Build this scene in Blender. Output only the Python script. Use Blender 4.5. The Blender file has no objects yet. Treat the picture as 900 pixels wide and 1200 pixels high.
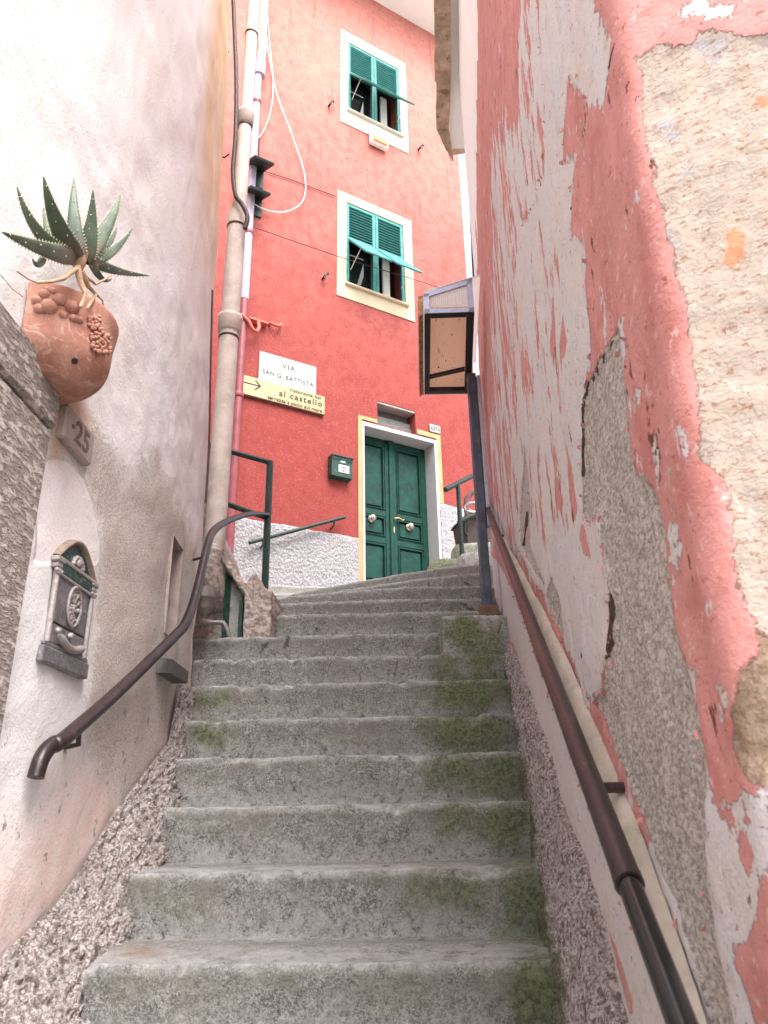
import bpy, math, random
import numpy as np
from mathutils import Vector, noise as mn
random.seed(7); RNG = np.random.default_rng(5)
scene = bpy.context.scene
COL = scene.collection
R = math.radians
def V(*a): return np.array(a, float)
UZ_ = np.array([0, 0, 1.])
def unit(a): a = np.asarray(a, float); return a / np.linalg.norm(a)
def ss(a, b, x): t = np.clip((x - a) / (b - a), 0, 1); return t * t * (3 - 2 * t)
def lerp(a, b, t): return a + (b - a) * t

# ------------------------------------------------------------------ surveying the photograph (900x1200)
FPX = 866.; TH = R(21.32); RHO = R(1.08)
_X = V(1, 0, 0); CF = V(0, math.cos(TH), math.sin(TH)); _U = V(0, -math.sin(TH), math.cos(TH))
CR = math.cos(RHO) * _X - math.sin(RHO) * _U; CU = math.sin(RHO) * _X + math.cos(RHO) * _U
def ray(u, v): return CF + (u - 450) / FPX * CR + (600 - v) / FPX * CU
def px(P):
    P = np.atleast_2d(P); d = P @ CF; d = np.where(np.abs(d) < 1e-3, 1e-3, d)
    return np.stack([450 + FPX * (P @ CR) / d, 600 - FPX * (P @ CU) / d], 1)
def ony(u, v, y): d = ray(u, v); return d * y / d[1]
def onx(u, v, x): d = ray(u, v); return d * x / d[0]
def onz(u, v, z): d = ray(u, v); return d * z / d[2]

# ------------------------------------------------------------------ mesh collecting
class MB:
    def __init__(s): s.v = []; s.f = []; s.sm = []
    def add(s, vs, fs, smooth=False):
        o = len(s.v); s.v += [tuple(map(float, p)) for p in vs]
        s.f += [tuple(i + o for i in f) for f in fs]; s.sm += [smooth] * len(fs); return s
    def hexa(s, c):  # 8 corners: bottom loop 0-3, top loop 4-7
        return s.add(c, [(3, 2, 1, 0), (4, 5, 6, 7), (0, 1, 5, 4), (1, 2, 6, 5), (2, 3, 7, 6), (3, 0, 4, 7)])
    def box(s, o, ax, ay, az, lo, hi, bev=0.0):
        o, ax, ay, az = map(lambda q: np.asarray(q, float), (o, ax, ay, az))
        (x0, y0, z0), (x1, y1, z1) = lo, hi
        P = lambda x, y, z: o + ax * x + ay * y + az * z
        if bev <= 0:
            return s.hexa([P(x0, y0, z0), P(x1, y0, z0), P(x1, y1, z0), P(x0, y1, z0), P(x0, y0, z1), P(x1, y0, z1), P(x1, y1, z1), P(x0, y1, z1)])
        b = min(bev, (x1 - x0) * .49, (y1 - y0) * .49, (z1 - z0) * .49)
        vs = []; idx = {}
        for i, (X, sx) in enumerate(((x0, 1), (x1, -1))):
            for j, (Y, sy) in enumerate(((y0, 1), (y1, -1))):
                for k, (Z, sz) in enumerate(((z0, 1), (z1, -1))):
                    for a in range(3):
                        q = [X + sx * b, Y + sy * b, Z + sz * b]; q[a] = (X, Y, Z)[a]
                        idx[i, j, k, a] = len(vs); vs.append(P(*q))
        fs = []
        for i in (0, 1):
            fs.append([idx[i, j, k, 0] for j, k in ((0, 0), (1, 0), (1, 1), (0, 1))])
            fs.append([idx[j, i, k, 1] for j, k in ((0, 0), (1, 0), (1, 1), (0, 1))])
            fs.append([idx[j, k, i, 2] for j, k in ((0, 0), (1, 0), (1, 1), (0, 1))])
        for i in (0, 1):
            for j in (0, 1):
                fs.append([idx[i, j, 0, 0], idx[i, j, 1, 0], idx[i, j, 1, 1], idx[i, j, 0, 1]])
                fs.append([idx[i, 0, j, 0], idx[i, 1, j, 0], idx[i, 1, j, 2], idx[i, 0, j, 2]])
                fs.append([idx[0, i, j, 1], idx[1, i, j, 1], idx[1, i, j, 2], idx[0, i, j, 2]])
        for i in (0, 1):
            for j in (0, 1):
                for k in (0, 1): fs.append([idx[i, j, k, a] for a in range(3)])
        return s.add(vs, fs)
    def tube(s, pts, r, n=10, cap=True, smooth=True):
        pts = [np.asarray(p, float) for p in pts]; m = len(pts)
        r = [r] * m if np.isscalar(r) else list(r)
        vs = []; up = None
        for i in range(m):
            t = unit(pts[min(i + 1, m - 1)] - pts[max(i - 1, 0)])
            if up is None:
                a = V(0, 0, 1) if abs(t[2]) < .9 else V(1, 0, 0); up = unit(np.cross(t, a))
            up = unit(up - t * (up @ t)); w = np.cross(t, up)
            for k in range(n):
                a = 2 * math.pi * k / n; vs.append(pts[i] + r[i] * (math.cos(a) * up + math.sin(a) * w))
        fs = [(i * n + k, i * n + (k + 1) % n, (i + 1) * n + (k + 1) % n, (i + 1) * n + k) for i in range(m - 1) for k in range(n)]
        s.add(vs, fs, smooth)
        if cap:
            s.add(vs[:n], [tuple(range(n))[::-1]]); s.add(vs[-n:], [tuple(range(n))])
        return s
    def prism(s, poly, o, ax, ay, az, d0, d1):
        o, ax, ay, az = map(lambda q: np.asarray(q, float), (o, ax, ay, az)); n = len(poly)
        vs = [o + ax * x + ay * y + az * d0 for x, y in poly] + [o + ax * x + ay * y + az * d1 for x, y in poly]
        return s.add(vs, [tuple(range(n))[::-1], tuple(range(n, 2 * n))] + [(i, (i + 1) % n, n + (i + 1) % n, n + i) for i in range(n)])
    def lathe(s, prof, c, n=24, a0=0, a1=2 * math.pi, ax=(1, 0, 0), ay=(0, 1, 0), az=(0, 0, 1)):
        c, ax, ay, az = map(lambda q: np.asarray(q, float), (c, ax, ay, az)); full = abs(a1 - a0 - 2 * math.pi) < 1e-6
        m = n if full else n + 1; vs = []
        for (r, z) in prof:
            for k in range(m):
                a = a0 + (a1 - a0) * k / n; vs.append(c + az * z + r * (math.cos(a) * ax + math.sin(a) * ay))
        fs = [(i * m + k, i * m + (k + 1) % m, (i + 1) * m + (k + 1) % m, (i + 1) * m + k) for i in range(len(prof) - 1) for k in range(n)]
        return s.add(vs, fs, True)
    def ball(s, c, r, n=8, m=6):
        c = np.asarray(c, float); r = np.ones(3) * r
        prof = [(max(1e-4, math.sin(math.pi * i / m)), -math.cos(math.pi * i / m)) for i in range(m + 1)]
        vs = [c + r * V(p * math.cos(2 * math.pi * k / n), p * math.sin(2 * math.pi * k / n), z) for p, z in prof for k in range(n)]
        return s.add(vs, [(i * n + k, i * n + (k + 1) % n, (i + 1) * n + (k + 1) % n, (i + 1) * n + k) for i in range(m) for k in range(n)], True)
    def grid(s, P, smooth=True, skip=None):  # P (m,n,3)
        m, n = P.shape[:2]; fs = []
        for i in range(m - 1):
            for j in range(n - 1):
                if skip is not None and skip[i, j]: continue
                fs.append((i * n + j, i * n + j + 1, (i + 1) * n + j + 1, (i + 1) * n + j))
        return s.add(P.reshape(-1, 3), fs, smooth)
    def obj(s, name, mat, parent=None, attrs=None):
        off = V(0, 0, 0); q = parent
        while q is not None: off = off + np.array(q.location); q = q.parent
        vv = np.array(s.v).reshape(-1, 3)
        org = V(0, 0, 0)
        if parent is None and len(vv):                      # a thing of one mesh gets its origin at its base
            org = V((vv[:, 0].min() + vv[:, 0].max()) / 2, (vv[:, 1].min() + vv[:, 1].max()) / 2, vv[:, 2].min())
        me = bpy.data.meshes.new(name); me.from_pydata((vv - off - org).tolist(), [], s.f)
        me.polygons.foreach_set('use_smooth', s.sm); me.update()
        for k, a in (attrs or {}).items():
            at = me.attributes.new(k, 'FLOAT', 'POINT'); at.data.foreach_set('value', np.asarray(a, np.float32))
        o = bpy.data.objects.new(name, me); COL.objects.link(o); o.location = org
        me.materials.append(mat)
        if parent is not None: o.parent = parent
        return o
def tag(o, label=None, cat=None, group=None, kind=None):
    if label: o['label'] = label
    if cat: o['category'] = cat
    if group: o['group'] = group
    if kind: o['kind'] = kind
    return o
def thing(name, label, cat, loc, group=None):
    o = bpy.data.objects.new(name, None); COL.objects.link(o); o.location = tuple(map(float, loc)); o.empty_display_size = .1
    return tag(o, label, cat, group)
def fr(p, sc, H=.8, octv=4): return mn.fractal(Vector((p[0] * sc, p[1] * sc, p[2] * sc)), H, 2.0, octv)

# ------------------------------------------------------------------ material nodes
class G:
    def __init__(s, name, rough=.85, spec=.3):
        s.m = bpy.data.materials.new(name); s.m.use_nodes = True; s.t = s.m.node_tree; s.b = s.t.nodes['Principled BSDF']
        s.b.inputs['Roughness'].default_value = rough; s.b.inputs['Specular IOR Level'].default_value = spec
        s.pos = s.t.nodes.new('ShaderNodeNewGeometry').outputs['Position']; s.h = None
    def link(s, a, b): s.t.links.new(a, b)
    def setin(s, sock, v):
        if isinstance(v, bpy.types.NodeSocket): s.link(v, sock)
        elif isinstance(v, (tuple, list)) and len(v) == 3 and sock.type == 'RGBA': sock.default_value = (*v, 1)
        else: sock.default_value = v
    def vec(s, sx, sy, sz, src=None):
        n = s.t.nodes.new('ShaderNodeMapping'); n.inputs['Scale'].default_value = (sx, sy, sz); s.link(src or s.pos, n.inputs['Vector']); return n.outputs[0]
    def noise(s, sc, det=4, rough=.6, vec=None, dist=0):
        n = s.t.nodes.new('ShaderNodeTexNoise'); n.inputs['Scale'].default_value = sc; n.inputs['Detail'].default_value = det
        n.inputs['Roughness'].default_value = rough; n.inputs['Distortion'].default_value = dist; s.link(vec or s.pos, n.inputs['Vector']); return n.outputs['Fac']
    def voro(s, sc, feat='F1', vec=None, out='Distance'):
        n = s.t.nodes.new('ShaderNodeTexVoronoi'); n.feature = feat; n.inputs['Scale'].default_value = sc; s.link(vec or s.pos, n.inputs['Vector']); return n.outputs[out]
    def math(s, op, a, b=0., c=0.):
        n = s.t.nodes.new('ShaderNodeMath'); n.operation = op
        for i, q in enumerate((a, b, c)): s.setin(n.inputs[i], q)
        return n.outputs[0]
    def step(s, x, lo, hi, a=0., b=1.):
        n = s.t.nodes.new('ShaderNodeMapRange'); n.interpolation_type = 'SMOOTHSTEP'
        for k, q in zip(('Value', 'From Min', 'From Max', 'To Min', 'To Max'), (x, lo, hi, a, b)): s.setin(n.inputs[k], q)
        return n.outputs[0]
    def mix(s, f, a, b, mode='MIX'):
        n = s.t.nodes.new('ShaderNodeMix'); n.data_type = 'RGBA'; n.blend_type = mode
        s.setin(n.inputs[0], f); s.setin(n.inputs[6], a); s.setin(n.inputs[7], b); return n.outputs[2]
    def fmix(s, f, a, b):
        n = s.t.nodes.new('ShaderNodeMix'); n.data_type = 'FLOAT'
        s.setin(n.inputs[0], f); s.setin(n.inputs[2], a); s.setin(n.inputs[3], b); return n.outputs[0]
    def attr(s, name):
        n = s.t.nodes.new('ShaderNodeAttribute'); n.attribute_name = name; return n.outputs['Fac']
    def z(s):
        n = s.t.nodes.new('ShaderNodeSeparateXYZ'); s.link(s.pos, n.inputs[0]); return n.outputs
    def bump(s, h, dist=.003, strength=1.):
        n = s.t.nodes.new('ShaderNodeBump'); n.inputs['Distance'].default_value = dist; n.inputs['Strength'].default_value = strength
        s.link(h, n.inputs['Height'])
        if s.h is not None: s.link(s.h, n.inputs['Normal'])
        s.h = n.outputs[0]; s.link(s.h, s.b.inputs['Normal'])
    def out(s, col=None, rough=None, metal=None):
        if col is not None: s.setin(s.b.inputs['Base Color'], col)
        if rough is not None: s.setin(s.b.inputs['Roughness'], rough)
        if metal is not None: s.setin(s.b.inputs['Metallic'], metal)
        return s.m
def var(g, col, amt=.15, sc=6, det=5, vec=None):
    n = g.noise(sc, det, .65, vec); k = g.step(n, .25, .75)
    return g.mix(k, tuple(c * (1 - amt) for c in col), tuple(min(1, c * (1 + amt)) for c in col))
def simple(name, col, rough=.6, metal=0., amt=.12, sc=8, bump=None, spec=.4, dirt=None):
    g = G(name, rough, spec); c = var(g, col, amt, sc)
    if dirt: c = g.mix(g.step(g.noise(dirt[1], 6, .7), .52, .66), c, dirt[0])
    if bump: g.bump(g.noise(bump[0], 5, .6), bump[1])
    return g.out(c, g.step(g.noise(sc * 3, 4), .2, .8, max(.05, rough - .12), min(1, rough + .12)), metal)
M = {}
def translucent(g, c, f=.88):   # light passes through the plastic sheet
    g.out(c); t = g.t; tr = t.nodes.new('ShaderNodeBsdfTranslucent'); g.setin(tr.inputs['Color'], c); mx = t.nodes.new('ShaderNodeMixShader'); mx.inputs[0].default_value = f
    g.link(g.b.outputs[0], mx.inputs[1]); g.link(tr.outputs[0], mx.inputs[2]); g.link(mx.outputs[0], t.nodes['Material Output'].inputs['Surface']); return g.m
# --- peeling right-hand wall
g = G('peeling_paint', .88, .25)
sv = g.vec(1, .8, .55)
n1 = g.noise(15, 6, .68, sv); n2 = g.noise(75, 5, .65, g.vec(1, .6, 1)); n3 = g.noise(9, 5, .6); n4 = g.noise(300, 3, .6)
def edge(a, amp, w=.0022):
    k = g.math('ADD', g.math('MULTIPLY', g.math('SUBTRACT', n1, .5), amp), g.math('MULTIPLY', g.math('SUBTRACT', n2, .5), amp * .9))
    return g.step(g.math('ADD', a, k), -w, w)
pale_m = edge(g.attr('pale'), .075)
stk = g.noise(15, 6, .66, g.vec(1, 1, .33)); stk2 = g.noise(5.5, 5, .6, g.vec(1, 1, .25))
stq = g.math('ADD', g.math('MULTIPLY', stk, .62), g.math('MULTIPLY', stk2, .38))
streak = g.step(g.math('ADD', stq, g.math('MULTIPLY', g.attr('streak'), .5)), .508, .513)
chips = g.step(g.noise(15, 6, .68, g.vec(1, 1, .5)), .632, .636)
remn = g.step(g.math('ADD', g.noise(10, 6, .68, g.vec(1, 1, .42)), g.math('MULTIPLY', g.attr('remn'), .4)), .585, .59)
ex = g.math('MAXIMUM', g.math('MAXIMUM', pale_m, streak), chips)
ex = g.math('MULTIPLY', ex, g.math('SUBTRACT', 1, remn))
ex = g.math('MULTIPLY', ex, g.math('SUBTRACT', 1, edge(g.attr('pinkover'), .03)))
agg = edge(g.attr('agg'), .028, .0015)
bei = edge(g.attr('beige'), .034, .002)
sto = edge(g.attr('stone'), .03, .004)
pink = var(g, (.58, .26, .24), .12, 5)
pink = g.mix(g.step(n4, .45, .7), pink, (.62, .31, .285)); pink = g.mix(g.step(n3, .50, .62, 0, .6), pink, (.49, .185, .165))
pink = g.mix(g.step(g.noise(20, 5, .7, g.vec(1, 1, .4)), .635, .645), pink, (.13, .06, .05)); pink = g.mix(g.step(g.noise(60, 5, .75), .61, .65), pink, (.33, .10, .085)); pink = g.mix(g.step(g.noise(40, 5, .7), .60, .63, 0, .7), pink, (.66, .45, .42))
pale = g.mix(g.step(g.noise(12, 5, .6, sv), .4, .65), (.64, .625, .63), (.67, .615, .59)); pale = g.mix(g.step(g.noise(7, 4, .6, g.vec(1, 1, .15)), .58, .72), pale, (.72, .61, .49))
pale = g.mix(g.step(n4, .5, .6, 0, .4), pale, (.48, .44, .43)); pale = g.mix(g.step(g.noise(22, 6, .7), .57, .64, 0, .6), pale, (.50, .45, .42)); pale = g.mix(g.step(g.noise(85, 4, .7), .63, .66), pale, (.20, .15, .13))
gv = g.vec(1, .55, 1); gr2 = g.noise(150, 5, .75, gv); gr3 = g.noise(380, 3, .7, gv)
aggc = g.mix(g.step(gr2, .38, .62), (.27, .24, .215), (.62, .58, .535)); aggc = g.mix(g.step(gr3, .6, .68), aggc, (.72, .68, .63)); aggc = g.mix(g.step(gr2, .33, .26), aggc, (.09, .075, .06))
aggc = g.mix(g.step(g.noise(20, 4, .6, sv), .6, .7, 0, .7), aggc, (.6, .57, .54))
beic = g.mix(g.step(g.noise(24, 6, .7), .35, .65), (.47, .385, .32), (.405, .345, .30)); beic = g.mix(g.step(g.noise(13, 5, .65), .58, .68), beic, (.40, .385, .40))
beic = g.mix(g.step(g.noise(90, 5, .75, g.vec(.7, .7, 1.6)), .57, .61), beic, (.30, .17, .115)); beic = g.mix(g.step(g.noise(60, 5, .7), .57, .62, 0, .8), beic, (.53, .46, .41))
beic = g.mix(edge(g.attr('orange'), .01, .002), beic, (.72, .26, .15))
stoc = g.mix(g.step(g.noise(60, 6, .7), .35, .65), (.22, .15, .1), (.4, .3, .23))
c = g.mix(ex, pink, pale); c = g.mix(agg, c, aggc); c = g.mix(bei, c, beic); c = g.mix(sto, c, stoc)
cr = edge(g.attr('crack'), .008, .001); c = g.mix(cr, c, (.07, .05, .04))
low = g.attr('low')                                       # damp, dusty foot of the wall
c = g.mix(g.step(low, 0, 1, 0, .45), c, (.42, .35, .3))
hh = g.math('SUBTRACT', 1, g.math('MULTIPLY', ex, .28)); hh = g.fmix(agg, hh, g.math('ADD', .15, g.math('MULTIPLY', gr2, .35)))
hh = g.fmix(bei, hh, g.math('ADD', .3, g.math('MULTIPLY', g.noise(60, 6, .72, g.vec(.7, .7, 1.5)), .5)))
hh = g.fmix(sto, hh, g.math('MULTIPLY', g.noise(40, 6, .7), .8)); hh = g.math('SUBTRACT', hh, g.math('MULTIPLY', cr, .8))
g.bump(hh, .010, 1.); g.bump(g.math('ADD', g.noise(190, 4, .65, g.vec(1, .6, 1)), g.noise(45, 3)), .0026)
M['peel'] = g.out(c); M['flake'] = simple('paint_flake', (.52, .24, .22), .85, amt=.25, sc=40)
# --- left rendered wall
g = G('lime_render', .9, .2)
n1 = g.noise(12, 6, .65); n2 = g.noise(60, 4, .6); n4 = g.noise(330, 3, .6); n5 = g.noise(140, 4, .7)
def edge2(a, amp, w): return g.step(g.math('ADD', a, g.math('MULTIPLY', g.math('SUBTRACT', n1, .5), amp)), -w, w)
grey = g.step(g.math('ADD', g.attr('grey'), g.math('ADD', g.math('MULTIPLY', g.math('SUBTRACT', n1, .5), .22), g.math('MULTIPLY', g.math('SUBTRACT', g.noise(45, 5, .75), .5), .22))), -.075, .075); lobe = edge2(g.attr('lobe'), .015, .008)
w = g.mix(g.step(g.noise(3, 5, .6), .35, .65), (.73, .725, .74), (.74, .72, .715)); w = g.mix(g.math('MULTIPLY', g.step(n1, .2, .7, .45, .85), g.attr('rosy')), w, (.72, .50, .45)); w = g.mix(g.math('MULTIPLY', g.step(g.noise(4, 5, .6, g.vec(1, 1, .4)), .1, .55), g.attr('tan')), w, (.62, .43, .28))
gc = g.mix(g.step(n5, .38, .62), (.42, .38, .355), (.70, .65, .62)); gc = g.mix(g.step(n4, .55, .60, 0, .7), gc, (.72, .66, .62)); gc = g.mix(g.step(n4, .45, .40, 0, .7), gc, (.22, .18, .155))
gc = g.mix(g.step(g.noise(4, 5, .6, g.vec(1, 1, .5)), .45, .65), gc, g.mix(.3, gc, (.56, .45, .38)))
gc = g.mix(g.step(g.noise(5, 4, .6, g.vec(1, 1, .3)), .58, .68, 0, .55), gc, (.33, .32, .25))
c = g.mix(grey, w, gc); c = g.mix(lobe, c, (.80, .76, .765)); c = g.mix(g.step(g.attr('dust'), -.03, .05, 0, .75), c, (.52, .36, .26))
c = g.mix(g.math('MULTIPLY', g.step(g.noise(16, 5, .7), .6, .68), g.attr('low')), c, (.30, .26, .26))
hh = g.math('SUBTRACT', g.math('MULTIPLY', n2, .5), g.math('MULTIPLY', grey, .8)); hh = g.math('ADD', hh, lobe)
hh = g.math('ADD', hh, g.math('MULTIPLY', g.math('MULTIPLY', n5, grey), .8))
g.bump(hh, .005, 1.); g.bump(g.math('ADD', g.noise(150, 3, .6), g.math('MULTIPLY', g.noise(28, 4, .6), .8)), .0018)
M['lime'] = g.out(c)
# --- red facade
g = G('red_render', .88, .25)
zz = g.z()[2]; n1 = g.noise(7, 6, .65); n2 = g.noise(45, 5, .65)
sky_lift = g.step(g.math('ADD', zz, g.math('ADD', g.math('MULTIPLY', g.math('SUBTRACT', n1, .5), 2.4), g.math('MULTIPLY', g.math('SUBTRACT', g.noise(1.1, 5, .6, g.vec(1, 1, .5)), .5), 3))), 4.6, 13.4)  # paint pales with height, standing in for stronger sky light above
dk = g.mix(g.step(n1, .3, .7), (.235, .042, .037), (.27, .052, .045)); lit_red = g.mix(g.step(n1, .4, .6), (.55, .20, .165), (.585, .235, .195))
c = g.mix(sky_lift, dk, lit_red); c = g.mix(g.step(g.noise(5, 5, .7, g.vec(1, 1, .5)), .6, .75, 0, .45), c, (.25, .032, .045))
c = g.mix(g.step(n2, .56, .63, 0, .3), c, (.52, .17, .15)); c = g.mix(g.step(g.noise(22, 5, .8), .60, .63, 0, .7), c, (.20, .03, .05)); c = g.mix(g.step(g.noise(9, 5, .7, g.vec(1, 1, .08)), .56, .66, 0, .35), c, (.26, .06, .06))
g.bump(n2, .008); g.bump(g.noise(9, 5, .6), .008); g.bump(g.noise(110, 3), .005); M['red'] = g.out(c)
g = G('white_roughcast', .95, .15); v1 = g.voro(26); v2 = g.noise(45, 5, .7)
c = g.mix(g.step(v2, .35, .6), (.23, .22, .23), (.41, .395, .41)); g.bump(g.math('ADD', v1, v2), .018); M['wrough'] = g.out(c)
g = G('pebble_roughcast', .95, .15); v1 = g.voro(75); v2 = g.noise(120, 5, .75)
c = g.mix(g.step(v2, .43, .56), (.34, .27, .245), (.82, .77, .76)); c = g.mix(g.step(g.noise(5, 4), .45, .6, 0, .3), c, (.46, .39, .36)); c = g.mix(g.step(g.noise(48, 5, .75), .47, .41, 0, .85), c, (.19, .135, .115))
ms = g.step(g.math('ADD', g.attr('moss'), g.math('MULTIPLY', g.math('SUBTRACT', g.noise(14, 6, .7), .5), 1.0)), .22, .6, 0, .88)
c = g.mix(ms, c, g.mix(g.step(v2, .35, .65), (.10, .115, .05), (.27, .28, .18)))
g.bump(g.math('ADD', g.noise(52, 5, .75), v2), .016); M['pebble'] = g.out(c)
# --- concrete steps
g = G('old_concrete', .93, .2)
n0 = g.noise(3, 5, .6); n1 = g.noise(11, 7, .72); n2 = g.noise(75, 6, .75); n3 = g.noise(260, 4, .75); nz = g.noise(38, 6, .78)
c = g.mix(g.step(n1, .40, .60), (.27, .255, .228), (.50, .48, .44)); c = g.mix(g.step(nz, .445, .38, 0, .7), c, (.145, .134, .115)); c = g.mix(g.step(nz, .53, .59, 0, .8), c, (.62, .60, .575))
n5 = g.noise(130, 5, .85); c = g.mix(g.step(n5, .52, .56, 0, .7), c, (.66, .645, .625)); c = g.mix(g.step(n5, .47, .43, 0, .6), c, (.13, .12, .105)); ck = g.voro(1.7, 'DISTANCE_TO_EDGE', g.vec(1, 1, 1)); c = g.mix(g.math('MULTIPLY', g.step(g.math('ADD', ck, g.math('MULTIPLY', g.math('SUBTRACT', n1, .5), .09)), .006, .0), g.step(n0, .48, .56)), c, (.06, .055, .05)); c = g.mix(g.step(n3, .545, .585, 0, .6), c, (.68, .665, .65))
c = g.mix(g.step(n0, .52, .66, 0, .4), c, (.40, .345, .30)); 
c = g.mix(g.math('MULTIPLY', g.attr('skylit'), g.step(n1, .3, .6)), c, (.66, .66, .67)); c = g.mix(g.math('MULTIPLY', g.attr('darken'), g.step(n1, .40, .58, 0, .8)), c, (.235, .22, .195))  # pale tint paints in skylight on the nosings; darker rows follow
c = g.mix(g.math('MULTIPLY', g.attr('foot'), g.step(nz, .38, .6)), c, (.60, .60, .61))
mm = g.math('ADD', g.attr('moss'), g.math('ADD', g.math('ADD', g.math('MULTIPLY', g.math('SUBTRACT', g.noise(10, 7, .75), .5), 1.6), g.math('MULTIPLY', g.math('SUBTRACT', g.noise(4.5, 4, .6), .5), 1.3)), g.math('MULTIPLY', g.math('SUBTRACT', nz, .5), 1.0))); ms = g.step(mm, .27, .95, 0, .8)
mc = g.mix(g.step(n2, .43, .57), (.085, .112, .042), (.245, .295, .135)); mc = g.mix(g.step(n3, .58, .68, 0, .55), mc, (.46, .46, .36)); c = g.mix(ms, c, mc)
c = g.mix(g.step(g.attr('rust'), .1, 1, 0, .6), c, (.40, .27, .19))
g.bump(g.math('ADD', nz, g.math('MULTIPLY', n1, 1.0)), .022); g.bump(n3, .006); M['conc'] = g.out(c)
# --- plain things
M['stone'] = None
g = G('chiselled_stone', .85, .25); wv = g.t.nodes.new('ShaderNodeTexWave'); wv.inputs['Scale'].default_value = 11; wv.inputs['Distortion'].default_value = 4; wv.inputs['Detail'].default_value = 4; wv.inputs['Detail Scale'].default_value = 3.5
wv.wave_type = 'BANDS'; wv.bands_direction = 'Z'; g.link(g.vec(1, 1.4, 2.0), wv.inputs['Vector']); w_ = g.step(g.noise(1, 3, .6, g.vec(20, 22, 75), dist=.4), .40, .60)
c = g.mix(w_, (.30, .245, .225), (.56, .50, .47)); c = g.mix(g.step(g.noise(60, 5, .7), .4, .7, 0, .6), c, (.30, .25, .24)); c = g.mix(g.step(g.noise(16, 5, .7), .64, .72), c, (.55, .48, .45))
g.bump(w_, .011); g.bump(g.noise(90, 5, .7), .008); M['stone'] = g.out(c)
M['stone_edge'] = simple('dressed_stone', (.36, .30, .28), .85, amt=.2, bump=(90, .004))
M['plaque'] = simple('plaque_stone', (.36, .29, .27), .85, amt=.15, sc=20, bump=(160, .002))
g = G('terracotta', .82, .3); n1 = g.noise(14, 6, .65)
c = g.mix(g.step(n1, .3, .7), (.33, .14, .10), (.44, .235, .18)); c = g.mix(g.step(g.noise(20, 6, .75, dist=1.5), .54, .62, 0, .6), c, (.56, .41, .34)); c = g.mix(g.step(g.noise(9, 5), .62, .72, 0, .6), c, (.24, .08, .06))
g.bump(g.noise(120, 4), .002); M['terra'] = g.out(c); M['cut'] = simple('cut_digits', (.15, .115, .105), .9)
g = G('aloe_skin', .5, .4); zz = g.z()[2]
c = g.mix(g.step(g.noise(9, 4), .35, .65), (.055, .09, .062), (.105, .145, .095)); c = g.mix(g.attr('base'), c, (.15, .115, .085)); c = g.mix(g.step(g.noise(160, 2), .70, .74, 0, .6), c, (.5, .52, .40)); M['aloe'] = g.out(c)
M['spine'] = simple('aloe_spine', (.62, .58, .42), .7)
M['root'] = simple('dry_root', (.40, .27, .175), .9, amt=.3, sc=60, bump=(200, .002))
M['green_dk'] = simple('dark_green_paint', (.006, .036, .028), .45, amt=.25, sc=10, bump=(60, .001), dirt=((.03, .11, .09), 26))
M['green_wd'] = simple('green_door_paint', (.004, .040, .029), .55, amt=.35, sc=5, bump=(50, .0015), dirt=((.010, .060, .044), 14), spec=.22)
M['teal'] = simple('teal_paint', (.05, .225, .21), .55, amt=.22, sc=12, bump=(70, .001), dirt=((.10, .27, .25), 30), spec=.25)
M['iron_green'] = simple('green_iron', (.008, .026, .022), .5, amt=.4, sc=30, bump=(120, .0012), dirt=((.04, .055, .05), 45))
g = G('rail_brown', .38, .5); c = var(g, (.020, .0115, .013), .35, 14); c = g.mix(g.step(g.noise(30, 5, .7), .66, .72), c, (.05, .16, .085)); c = g.mix(g.step(g.noise(9, 4, .6, g.vec(1, .4, 1)), .55, .7, 0, .55), c, (.05, .022, .022)); c = g.mix(g.step(g.noise(75, 5, .75, g.vec(1, .5, 1)), .60, .63, 0, .85), c, (.13, .065, .04))
g.bump(g.noise(60, 4), .0008); M['rail'] = g.out(c)
M['black_gloss'] = simple('black_gloss_paint', (.004, .004, .005), .16, amt=.3, sc=20, spec=.6)
M['pipe'] = simple('cement_pipe', (.52, .455, .42), .85, amt=.18, sc=9, bump=(110, .002), dirt=((.58, .53, .50), 12))
M['pipe_hi'] = simple('cream_pipe', (.66, .55, .48), .7, amt=.1, sc=7, bump=(90, .001))
M['maroon'] = simple('maroon_pipe', (.21, .045, .055), .45, amt=.25, sc=6)
M['lilac'] = simple('lilac_pipe', (.40, .33, .43), .5, amt=.15, sc=8)
M['greenpipe'] = simple('weathered_copper_pipe', (.44, .46, .38), .6, amt=.2, sc=9)
M['wire_dk'] = simple('dark_cable', (.06, .035, .03), .6, amt=.3, sc=30)
M['wire_wt'] = simple('white_cable', (.82, .80, .76), .5)
M['zinc'] = simple('zinc', (.24, .215, .20), .45, .4, amt=.25, sc=25, bump=(120, .001))
M['cream'] = simple('cream_paint', (.50, .42, .29), .85, amt=.07, sc=5, bump=(80, .003))
M['cream_hi'] = simple('pale_cream_paint', (.60, .57, .50), .85, amt=.04, sc=5, bump=(80, .003))  # paler cream, for the upper window surround
M['ochre'] = simple('ochre_paint', (.40, .275, .14), .85, amt=.14, sc=5, bump=(60, .004))
M['marble'] = simple('white_marble', (.40, .39, .39), .6, amt=.09, sc=9, dirt=((.34, .325, .325), 9))
M['soffit'] = simple('white_soffit', (.86, .86, .83), .9, amt=.03, sc=4)
M['letter'] = simple('grey_letter', (.045, .045, .05), .7, amt=.2)
M['signy'] = simple('cream_sign_paint', (.40, .315, .165), .5, amt=.04, sc=6)
M['signb'] = simple('sign_brown', (.03, .013, .01), .6)
M['signw'] = simple('sign_box_wood', (.17, .10, .06), .7, amt=.3, sc=20)
M['dark'] = simple('dark_room', (.018, .016, .015), .9)
M['curtain'] = simple('grey_curtain', (.30, .29, .28), .9, amt=.2, sc=12)
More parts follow.
